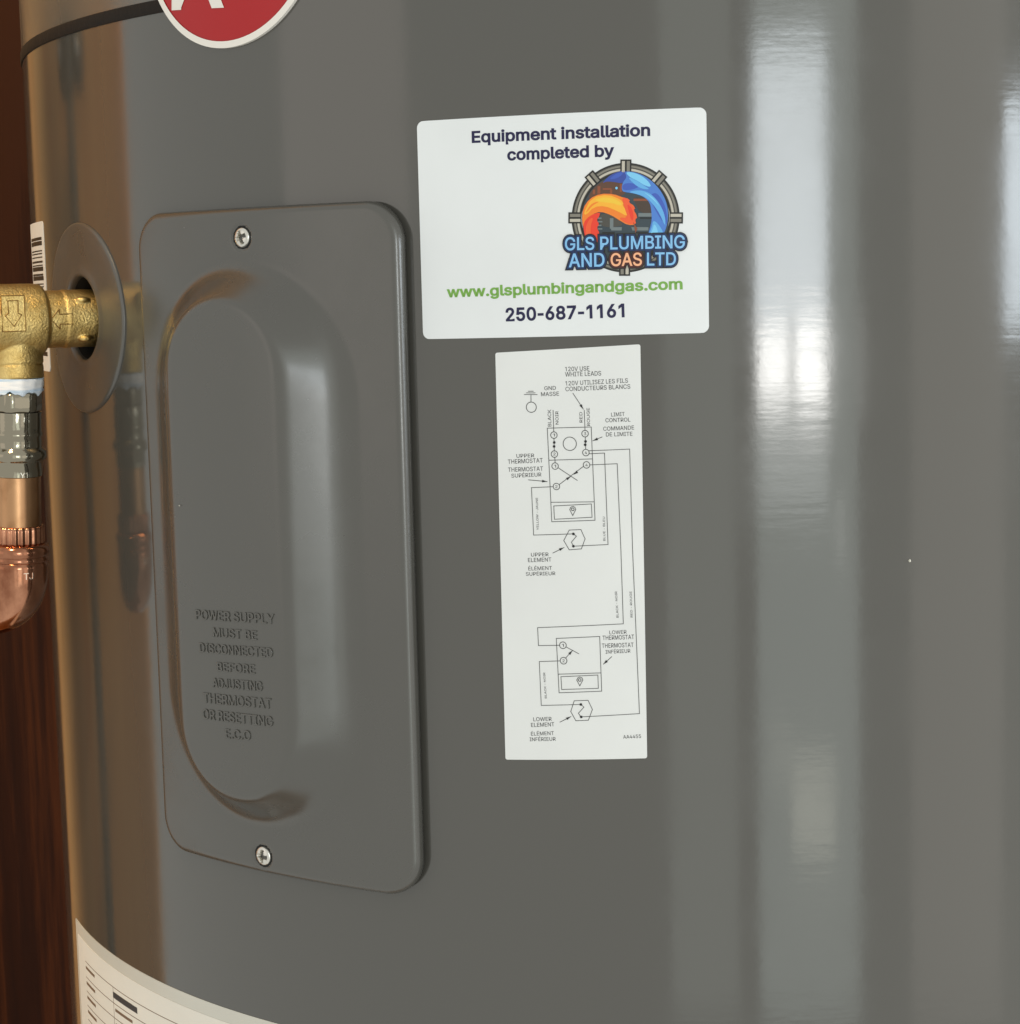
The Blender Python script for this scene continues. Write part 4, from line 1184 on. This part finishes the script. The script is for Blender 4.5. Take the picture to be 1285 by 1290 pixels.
def logo_poly(name, pts, mat, layer, sm=2):
    pts = flat_poly(pts, sm)
    V, T = tri_fill([(p[0], -p[1]) for p in pts])
    P3 = []
    for v in V:
        a, b = lg(v[0], -v[1])
        P3.append(wrap(a, b, PR + layer * 0.00002))
    return mesh(name, P3, T, M[mat], st, False)


def logo_ring(name, r0, r1, mat, layer):
    n = 96
    V, Fc = [], []
    for r in (r1, r0):
        for k in range(n):
            a = 2 * PI * k / n
            p = lg(627 + r * math.cos(a), 603 - r * math.sin(a))
            V.append(wrap(p[0], p[1], PR + layer * 0.00002))
    for k in range(n):
        Fc.append((k, (k + 1) % n, (k + 1) % n + n, k + n))
    return mesh(name, V, Fc, M[mat], st, False)


def logo_bar(name, ang, r0, r1, o0, o1, mat, layer):
    """radial bar between tangential offsets o0..o1"""
    c, s = math.cos(ang), math.sin(ang)
    pts = []
    for r, o in ((r0, o0), (r1, o0), (r1, o1), (r0, o1)):
        pts.append((627 + r * c - o * s, 603 - (r * s + o * c)))
    return logo_poly(name, pts, mat, layer, 0)


logo_ring('logo_ground', 2, 490, 'l_black', 1)
logo_ring('logo_ring', 412, 476, 'l_darkgrey', 2)
logo_ring('logo_ring_shine', 420, 440, 'l_light', 3)
logo_ring('logo_ring_shine', 452, 468, 'l_grey', 3)
logo_ring('logo_field', 2, 396, 'l_slate', 2)
for k in range(8):
    a = PI / 2 + k * PI / 4 + (0.08 if k in (1, 7) else 0) * (1 if k == 7 else -1)
    logo_bar('logo_flange', a, 400, 520, -50, 50, 'l_black', 4)
    logo_bar('logo_flange_plate', a, 408, 506, -36, -8, 'l_grey', 5)
    logo_bar('logo_flange_plate', a, 408, 506, 9, 36, 'l_light', 5)


def logo_seg(pts, mat, layer, sm=2):
    return logo_poly('logo_scene', pts, mat, layer, sm)


def logo_rect(x0, y0, x1, y1, mat, layer):
    return logo_poly('logo_scene', [(x0, y0), (x1, y0), (x1, y1), (x0, y1)], mat, layer, 0)


# machinery in the dark field behind the swirl
logo_seg([(290, 400), (370, 300), (470, 258), (610, 285), (640, 380), (560, 420), (400, 400), (300, 450)], 'l_brown', 3, 1)
for x0, y0, x1, y1 in ((330, 350, 350, 392), (372, 320, 398, 388), (420, 338, 500, 352), (486, 352, 506, 392), (575, 300, 594, 372)):
    logo_rect(x0, y0, x1, y1, 'l_rust', 4)
logo_seg([(690, 410), (870, 440), (880, 560), (760, 560), (720, 480)], 'l_umber', 3, 1)
logo_rect(700, 432, 850, 452, 'l_rust', 4)
logo_rect(745, 560, 870, 592, 'l_steel', 4)
logo_rect(760, 600, 868, 610, 'l_black', 4)
logo_rect(500, 686, 838, 716, 'l_steel', 4)
logo_rect(488, 606, 520, 700, 'l_steel', 4)
logo_rect(420, 730, 830, 742, 'l_black', 4)
logo_seg([(385, 570), (480, 560), (600, 640), (600, 680), (395, 690)], 'l_darkgrey', 3)
for k in range(4):
    logo_rect(378, 600 + 32 * k, 412 + 8 * (k % 2), 612 + 32 * k, 'l_steel', 5)
# blue ribbon
logo_poly('logo_blue', [(410, 300), (470, 230), (560, 188), (640, 183), (652, 240), (610, 298), (520, 282), (450, 276)], 'l_indigo', 5)
logo_poly('logo_blue', [(470, 262), (540, 205), (620, 190), (560, 250)], 'l_deep', 6)
logo_poly('logo_blue', [(612, 186), (720, 196), (830, 248), (920, 328), (985, 430), (1014, 540), (1008, 660), (968, 770), (900, 820), (820, 800), (850, 700), (868, 620), (862, 540), (850, 470), (800, 420), (720, 388), (640, 376), (592, 366), (596, 290), (640, 240)], 'l_blue', 6)
logo_poly('logo_blue', [(840, 410), (900, 370), (965, 450), (1004, 560), (1004, 680), (945, 610), (890, 520)], 'l_deep', 7)
logo_poly('logo_blue', [(598, 300), (680, 290), (760, 320), (700, 350), (600, 362)], 'l_deep', 7)
logo_poly('logo_blue', [(622, 190), (720, 203), (810, 252), (868, 330), (800, 318), (740, 275), (660, 240)], 'l_cyan', 8)
logo_poly('logo_blue', [(640, 236), (730, 270), (800, 320), (850, 350), (770, 345), (700, 300)], 'l_sky', 8)
logo_poly('logo_blue', [(650, 370), (760, 352), (860, 388), (940, 480), (988, 590), (992, 690), (940, 570), (870, 470), (790, 408), (700, 384)], 'l_sky', 9)
logo_poly('logo_blue', [(780, 366), (880, 420), (950, 520), (905, 468), (840, 410)], 'l_cyan', 10)
logo_poly('logo_blue', [(880, 610), (960, 700), (980, 770), (815, 790), (866, 700)], 'l_sky', 9)
logo_poly('logo_blue', [(888, 650), (920, 700), (925, 770), (840, 775), (876, 710)], 'l_cyan', 10)
# flame
logo_poly('logo_flame', [(232, 640), (240, 520), (300, 430), (400, 386), (520, 390), (600, 420), (660, 432), (640, 455), (715, 500), (690, 515), (738, 590), (712, 600), (728, 665), (650, 668), (580, 628), (500, 578), (400, 545), (330, 570), (285, 620), (262, 730)], 'l_orange', 6, 1)
logo_poly('logo_flame', [(244, 650), (300, 584), (400, 548), (392, 590), (366, 622), (392, 660), (368, 690), (396, 740), (376, 770), (390, 830), (275, 815), (252, 730)], 'l_red', 7, 1)
logo_poly('logo_flame', [(262, 700), (300, 610), (340, 600), (310, 680), (320, 800), (278, 800)], 'l_vermilion', 8)
logo_poly('logo_flame', [(246, 560), (320, 420), (470, 392), (585, 440), (612, 475), (600, 490), (640, 540), (650, 592), (560, 545), (440, 495), (340, 505), (270, 580)], 'l_amber', 8, 1)
logo_poly('logo_flame', [(330, 440), (470, 412), (590, 462), (596, 500), (500, 468), (400, 462)], 'l_yellow', 9)
logo_poly('logo_flame', [(260, 560), (320, 470), (400, 455), (330, 490), (285, 545)], 'l_orange', 9)
logo_poly('logo_flame', [(592, 412), (672, 442), (655, 462), (722, 515), (700, 530), (740, 600), (716, 615), (728, 662), (648, 660), (560, 600), (652, 604), (618, 508)], 'l_vermilion', 9, 1)
logo_poly('logo_flame', [(640, 470), (690, 520), (705, 600), (690, 640), (660, 560)], 'l_red', 10)
logo_poly('logo_flame', [(700, 640), (738, 700), (722, 740)], 'l_rust', 10, 0)
logo_poly('logo_spark', [(530, 336), (545, 322), (560, 336), (545, 354)], 'l_cyan', 10)
for i, row in enumerate(LOGO_TEXT):
    gas = i == 2
    lettering(row, M['l_black'], st, PR + 0.00024, grow=0.13, bold=0.0, name='logo_lettering_outline')
    lettering(row, M['l_maroon' if gas else 'l_navy'], st, PR + 0.00027, grow=0.088, bold=0.0, name='logo_lettering_shade')
    lettering(row, M['l_peach' if gas else 'l_text'], st, PR + 0.00030, grow=0.013, bold=0.0, name='logo_lettering')

# ---- wiring diagram label
dl = sheet('wiring_label', -62.2, -16.0, 97.4, 228.3, M['label'], heater, rc=0.7, tilt=1.9, tilt_t=0.0)
dl['label'] = 'tall narrow white label printed with a bilingual wiring diagram'
for row in DIAGRAM_TEXT:
    lettering(row, M['small'], dl, PR, bold=0.002)
for pl in DIAGRAM_LINES:
    ribbons('diagram_line', [pl], 0.20, M['line'], dl, PR + 0.00002)
for a, b, r in DIAGRAM_RINGS:
    ribbons('diagram_terminal', [ring_pts(a, b, r) + [ring_pts(a, b, r)[0]]], 0.20, M['line'], dl, PR + 0.00004)
for it in DIAGRAM_DOTS:
    discs('diagram_dot', [it], M['black'], dl, PR + 0.00006)
for (a, b) in DIAGRAM_ARROWS:
    L = math.hypot(b[0] - a[0], b[1] - a[1])
    ux, uy = (b[0] - a[0]) / L, (b[1] - a[1]) / L
    V = [wrap(b[0] + ux * p - uy * q, b[1] + uy * p + ux * q, PR + 0.00007) for p, q in ((0, 0), (-1.6, 0.42), (-1.6, -0.42))]
    mesh('diagram_arrowhead', V, [(0, 1, 2)], M['black'], dl, False)

# ---- barcode label on the far left flank
bl = sheet('barcode_label', -352.0, -307.2, 219.5, 278.6, M['barcode_paper'], heater, rc=2.0)
bl['label'] = 'narrow white barcode label on the far left flank behind the brass valve'
y = 272.0
bars = []
while y > 226:
    h = random.choice((0.5, 0.8, 1.2, 1.7))
    if not 250 < y < 253:
        bars.append((y, h))
    y -= h + random.choice((0.6, 0.9, 1.3))
for y, h in bars:
    ribbons('barcode_bar', [[(-346.0, y), (-311.5, y)]], h, M['black'], bl, PR)

# ---- rating label at the lower left
fb = sheet('rating_label', -313.4, -100.0, -190.0, -5.2, M['film'], heater, rc=1.0)
fb['label'] = 'large cream rating label wrapped round the lower left of the tank'
inner = sheet('label_paper', -309.5, -106.0, -184.0, -10.5, M['rating'], fb, rc=1.0, off0=0.00024, thick=0.0001)
OF = 0.00037
rows = [(-18.5, 0.35), (-25.0, 0.22), (-31.0, 0.22), (-37.0, 0.3), (-43.0, 0.22), (-49.0, 0.22)]
for ln in [[(-297.0, t), (-150.0, t)] for t, w in rows] + [[(-262.0, -18.5), (-262.0, -60.0)], [(-205.0, -18.5), (-205.0, -60.0)]]:
    ribbons('table_rule', [ln], 0.32, M['faint'], fb, OF)
marks = []
for t, w in rows:
    for s0, s1 in ((-296.0, -288.0 + random.uniform(-2, 4)), (-260.0, -246.0 + random.uniform(-3, 8)), (-203.0, -180)):
        s = s0
        while s < s1:
            w_ = random.uniform(0.5, 1.4)
            marks.append([(s, t - 2.4), (s + w_, t - 2.4)])
            s += w_ + 0.5
ribbons('table_print', marks, 1.2, M['faint'], fb, OF + 0.00002)['kind'] = 'stuff'
ribbons('table_heading', [[(-261.0, -21.6), (-241.0, -21.6)]], 2.4, M['small'], fb, OF + 0.00004)

# small paint flecks on the enamel
for a, b, r, off in ((67.5, 160.6, 0.48, 0.0001), (-184.9 + 12, 178.1, 0.26, COVER_TOP + 0.0001)):
    V = [wrap(a, b, off + 0.0004)] + [wrap(a + r * math.cos(k) * random.uniform(.7, 1.2), b + r * math.sin(k) * random.uniform(.7, 1.2), off) for k in [i * PI / 4 for i in range(8)]]
    mesh('paint_fleck', V, [(0, 1 + k, 1 + (k + 1) % 8) for k in range(8)], M['fleck'], heater)

# ------------------------------------------------------------------ relief valve (brass), local +X points straight out of the tank
TH = PORT_S / 1000 / R
RZ = math.atan2(-math.cos(TH), math.sin(TH)) - math.radians(6)
port = Vector(wrap(PORT_S, PORT_T))
valve = empty('relief_valve', port, RZ)
tag(valve, 'cast brass relief valve with embossed arrows screwed into the tank side', 'valve')


def mm(V):
    return [(v[0] / 1000, v[1] / 1000, v[2] / 1000) for v in V]


def remeshed(name, parts, voxel, smooth_it, mat, parent):
    V, Fc = join(parts)
    o = mesh(name, mm(V), Fc, mat, parent)
    r = o.modifiers.new('remesh', 'REMESH')
    r.mode = 'VOXEL'
    r.voxel_size = voxel
    s = o.modifiers.new('smooth', 'SMOOTH')
    s.iterations = smooth_it
    s.factor = 0.5
    dg = bpy.context.evaluated_depsgraph_get()
    me = bpy.data.meshes.new_from_object(o.evaluated_get(dg))
    o.modifiers.clear()
    o.data = me
    me.materials.clear()
    me.materials.append(mat)
    me.shade_smooth()
    return o


AX = 25.8


def ell(c, r, n=16):
    V, Fc = [], []
    prof = [(math.sin(PI * i / n), -math.cos(PI * i / n)) for i in range(n + 1)]
    prof[0] = (0.02, -1); prof[-1] = (0.02, 1)
    V, Fc = lathe(prof, 20)
    return [(c[0] + v[0] * r[0], c[1] + v[1] * r[1], c[2] + v[2] * r[2]) for v in V], Fc


vb = remeshed('valve_body', [
    lathe([(10.6, -14), (10.7, 4), (10.9, 7.6), (10.5, 8.2), (10.6, 9), (10.7, 17)], 64, 'X'),
    lathe([(9, 14.4), (12.0, 15.0), (12.9, 16.0), (13.3, 19), (13.4, 34), (13.2, 42), (12, 46), (9, 47)], 64, 'X'),
    lathe([(10.1, -15.6), (10.1, 2)], 64, 'Z', (AX, 0, 0)),
    lathe([(9.6, -21.3), (10.0, -20.9), (10.0, -16.6), (9.6, -16.1), (9.6, -14)], 64, 'Z', (AX, 0, 0)),
    ell((2.0, 8.6, 6.9), (2.4, 1.5, 1.1)), ell((1.6, 8.4, -7.4), (2.4, 1.6, 1.2)),
], 0.00042, 3, M['brass'], valve)
vo = lathe([(6.5, 46), (9.5, 47), (9.8, 60), (8.0, 66), (3.0, 68)], 40, 'X')
edge_smooth(mesh('valve_bonnet', mm(vo[0]), vo[1], M['nickel'], valve), 40)


def prism(outline, depth, to3):
    """outline (2D, CCW) raised by depth; to3(u, v, d) gives the local point in mm"""
    n = len(outline)
    V2, T = tri_fill(outline)
    V = [to3(p[0], p[1], depth) for p in V2] + [to3(p[0], p[1], -1.5) for p in outline]
    Fc = list(T)
    for k in range(n):
        k2 = (k + 1) % n
        Fc.append((k, n + k, n + k2, k2))
    return V, Fc


def on_body(u, v, d):
    rr = 13.35 + d
    return (AX + 0.6 - u, rr if abs(v) < 30 else rr, v)


# flat cast plate with a down arrow outlined on it, on the side that faces the room
pv = lambda u, v, d: (AX + 2.9 + u, 12.9 + d, v + 2.6)
rect = flat_poly([(-4.2, -6.4), (4.2, -6.4), (4.2, 6.4), (-4.2, 6.4)], 0)
V, Fc = prism(rect, 0.25, pv)
edge_smooth(mesh('arrow_plate', mm(V), Fc, M['brass'], valve), 30)


def outline_ridge(name, pts, w, h, to3, parent):
    V, Fc = [], []
    n = len(pts)
    for i in range(n):
        a, b = pts[i], pts[(i + 1) % n]
        L = math.hypot(b[0] - a[0], b[1] - a[1])
        ux, uy = (b[0] - a[0]) / L, (b[1] - a[1]) / L
        k = len(V)
        for (q, d) in ((-w / 2, 0), (-w / 4, h), (w / 4, h), (w / 2, 0)):
            V.append(to3(a[0] - ux * w / 4 - uy * q, a[1] - uy * w / 4 + ux * q, d))
        for (q, d) in ((-w / 2, 0), (-w / 4, h), (w / 4, h), (w / 2, 0)):
            V.append(to3(b[0] + ux * w / 4 - uy * q, b[1] + uy * w / 4 + ux * q, d))
        for j in range(3):
            Fc.append((k + j, k + j + 1, k + j + 5, k + j + 4))
        Fc.append((k, k + 4, k + 7, k + 3))
        Fc.append((k, k + 3, k + 2, k + 1))
        Fc.append((k + 4, k + 5, k + 6, k + 7))
    return mesh(name, mm(V), Fc, M['brass_dark'], parent, False)


M['brass_dark'] = metal('cast_brass_dark', (0.26, 0.15, 0.045, 1), 0.45, 700, 0.4, 0.0005)  # darker brass colour for the raised outlines
pv2 = lambda u, v, d: (AX + 2.9 + u, 13.12 + d, v + 2.6)
outline_ridge('plate_border', rect, 0.42, 0.3, pv2, valve)
down = [(2.2, 4.6), (-1.6, 4.6), (-1.6, -0.2), (-2.9, -0.6), (0.0, -4.2), (3.0, -0.4), (1.7, 0.2), (1.7, 4.6)]
down = [(-1.9, 4.6), (-1.7, 0.1), (-3.0, -0.6), (0.0, -4.6), (3.0, -0.8), (1.7, 0.2), (1.8, 4.6)]
outline_ridge('arrow_outline', down, 0.42, 0.32, pv2, valve)


def on_neck(u, v, d):
    a = v / 10.6
    rr = 10.62 + d
    return (9.0 + u, rr * math.cos(a), rr * math.sin(a))


out_arrow = [(5.6, 0.0), (2.2, 3.6), (2.2, 1.8), (-2.4, 1.9), (-2.4, -1.9), (2.2, -1.8), (2.2, -3.6)]
dense = []
for i in range(len(out_arrow)):
    a, b = out_arrow[i], out_arrow[(i + 1) % len(out_arrow)]
    dense += [a, ((a[0] + b[0]) / 2, (a[1] + b[1]) / 2)]
outline_ridge('inlet_arrow', dense, 0.42, 0.28, on_neck, valve)

# ------------------------------------------------------------------ discharge pipe below the valve
dp_loc = port + Matrix.Rotation(RZ, 3, 'Z') @ Vector((AX / 1000, 0, -0.0213))
PZ = math.radians(162)
pipe = empty('discharge_pipe', dp_loc, PZ)
pipe.rotation_euler = (0, math.radians(-2.8), PZ)
tag(pipe, 'copper discharge pipe with a plated adapter and elbow hanging below the brass valve', 'pipe')


def part(name, prof, mat, n=64, sharp=40):
    V, Fc = lathe(prof[::-1], n)
    return edge_smooth(mesh(name, mm(V), Fc, mat, pipe), sharp)


tape = part('thread_tape', [(7.0, 0.4), (9.75, 0.3), (9.9, -0.6), (9.6, -1.7), (9.75, -2.6), (9.45, -3.6), (9.55, -4.4), (9.1, -5.2), (7.0, -5.4)], M['tape'])
for v in tape.data.vertices:           # loosely wound, frayed at the lower edge
    a = math.atan2(v.co.y, v.co.x)
    k = 1 + 0.022 * math.sin(a * 5 + v.co.z * 2600) + 0.012 * math.sin(a * 13 + 1.3)
    low = max(0.0, (-v.co.z * 1000 - 3.2) / 2.2)
    v.co.x *= k
    v.co.y *= k
    v.co.z += low * (0.0007 * math.sin(a * 7 + 0.4) + 0.0004 * math.sin(a * 17))
# six sided nut
n = 72
prof = [(7.5, -4.6), (8.7, -4.9), (9.2, -5.6), (9.2, -11.2), (8.8, -12.0), (7.5, -12.2)]
V, Fc = lathe(prof[::-1], n)
V2 = []
for i, v in enumerate(V):
    a = math.atan2(v[1], v[0]); r = math.hypot(v[0], v[1])
    q = ((a + 0.2) % (PI / 3)) - PI / 6
    k = min(1.0, 0.93 / math.cos(q)) if r > 8 else 1.0
    V2.append((v[0] * k, v[1] * k, v[2]))
edge_smooth(mesh('hex_nut', mm(V2), Fc, M['nickel'], pipe), 35)
part('adapter', [(7.5, -12.0), (9.0, -12.3), (9.05, -19.6), (9.35, -20.0), (9.35, -20.9), (9.0, -21.4), (8.9, -25.0), (9.2, -25.6), (10.4, -26.6), (10.8, -28.0), (10.6, -29.4), (9.6, -30.3), (9.1, -30.9), (9.0, -36.0), (8.6, -36.3), (7.5, -36.3)], M['nickel'], 64, 50)
part('copper_tube', [(7.0, -34), (8.45, -34), (8.45, -60), (7.0, -60)], M['copper_tube'])
# fluted collar
n = 144
V, Fc = lathe([(8.5, -54.6), (9.35, -54.8), (9.5, -56), (9.5, -60.5), (9.3, -61.4), (8.5, -61.6)][::-1], n)
V2 = []
for v in V:
    a = math.atan2(v[1], v[0]); r = math.hypot(v[0], v[1])
    k = 1 + (0.035 * math.cos(a * 24) if r > 9 else 0)
    V2.append((v[0] * k, v[1] * k, v[2]))
mesh('fluted_collar', mm(V2), Fc, M['copper'], pipe)
part('bead_ring', [(8.5, -61.2), (9.6, -61.4), (10.2, -61.9), (11.0, -62.6), (11.35, -63.8), (11.2, -65.2), (10.6, -66.0), (10.9, -66.6), (11.0, -67.4), (10.7, -68.0), (9, -68.2)], M['copper'], 64, 60)
path, rad = [], []
for z in (-67.6, -70, -72, -73.5):
    path.append((0, 0, z)); rad.append(10.7)
RB = 13.0
for k in range(1, 19):
    a = k / 18 * PI / 2
    path.append((RB - RB * math.cos(a), 0, -73.5 - RB * math.sin(a))); rad.append(10.7 - 0.3 * math.sin(a * 2))
for x in (17, 22, 30):
    path.append((x, 0, -73.5 - RB)); rad.append(10.6)
V, Fc = sweep(path, rad, 48)
eb = mesh('elbow', mm(V), Fc, M['copper'], pipe)
V, Fc = sweep([(27, 0, -73.5 - RB), (60, 0, -73.5 - RB), (120, 0, -73.5 - RB), (345, 0, -74.5 - RB)], [8.45] * 4, 40)
mesh('copper_tube', mm(V), Fc, M['copper_tube'], pipe)


def stamp(body, ang, z, h, rad, parent, mat):
    me = text_mesh(body, 0.012, 0.02, 0.01)
    k = h / cap_height()
    xs = [v.co.x for v in me.vertices]
    mid = (min(xs) + max(xs)) / 2
    for v in me.vertices:
        a = ang + (v.co.x - mid) * k / rad
        r = rad + v.co.z * 5.0
        v.co = Vector((r * math.cos(a), r * math.sin(a), z + v.co.y * k)) / 1000
    me.update()
    return link('stamped_letters', me, mat, parent, False)


stamp('TJ', math.radians(146), -73.6, 2.4, 10.75, pipe, M['copper_light'])
stamp('Y1', math.radians(142), -36.0, 1.9, 9.05, pipe, M['nickel_light'])

# ------------------------------------------------------------------ upright pipe on the side wall, seen mirrored in the enamel
sp = empty('upright_pipe', (-0.575, 0.03, 0.0))
tag(sp, 'dark upright pipe strapped to the wooden side wall, mirrored in the tank', 'pipe')
V, Fc = lathe([(13, 2), (13, 1000), (13, 2390)], 32)
mesh('tube', mm(V), Fc, M['dark_pipe'], sp)
V, Fc = lathe([(13.2, 1366), (19, 1366), (19, 1406), (13.2, 1406)], 32)
cl = mesh('pipe_clamp', mm(V), Fc, M['dark_pipe'], sp, False)
for y in (-22, 22):
    V, Fc = ell((-12, y * 1.4, 1386), (16, 19, 26), 8)
    mesh('clamp_ear', mm(V), Fc, M['dark_pipe'], sp)
    V, Fc = ell((4, y * 1.5, 1386), (4, 7, 8), 8)
    mesh('clamp_screw', mm(V), Fc, M['zinc'], sp)
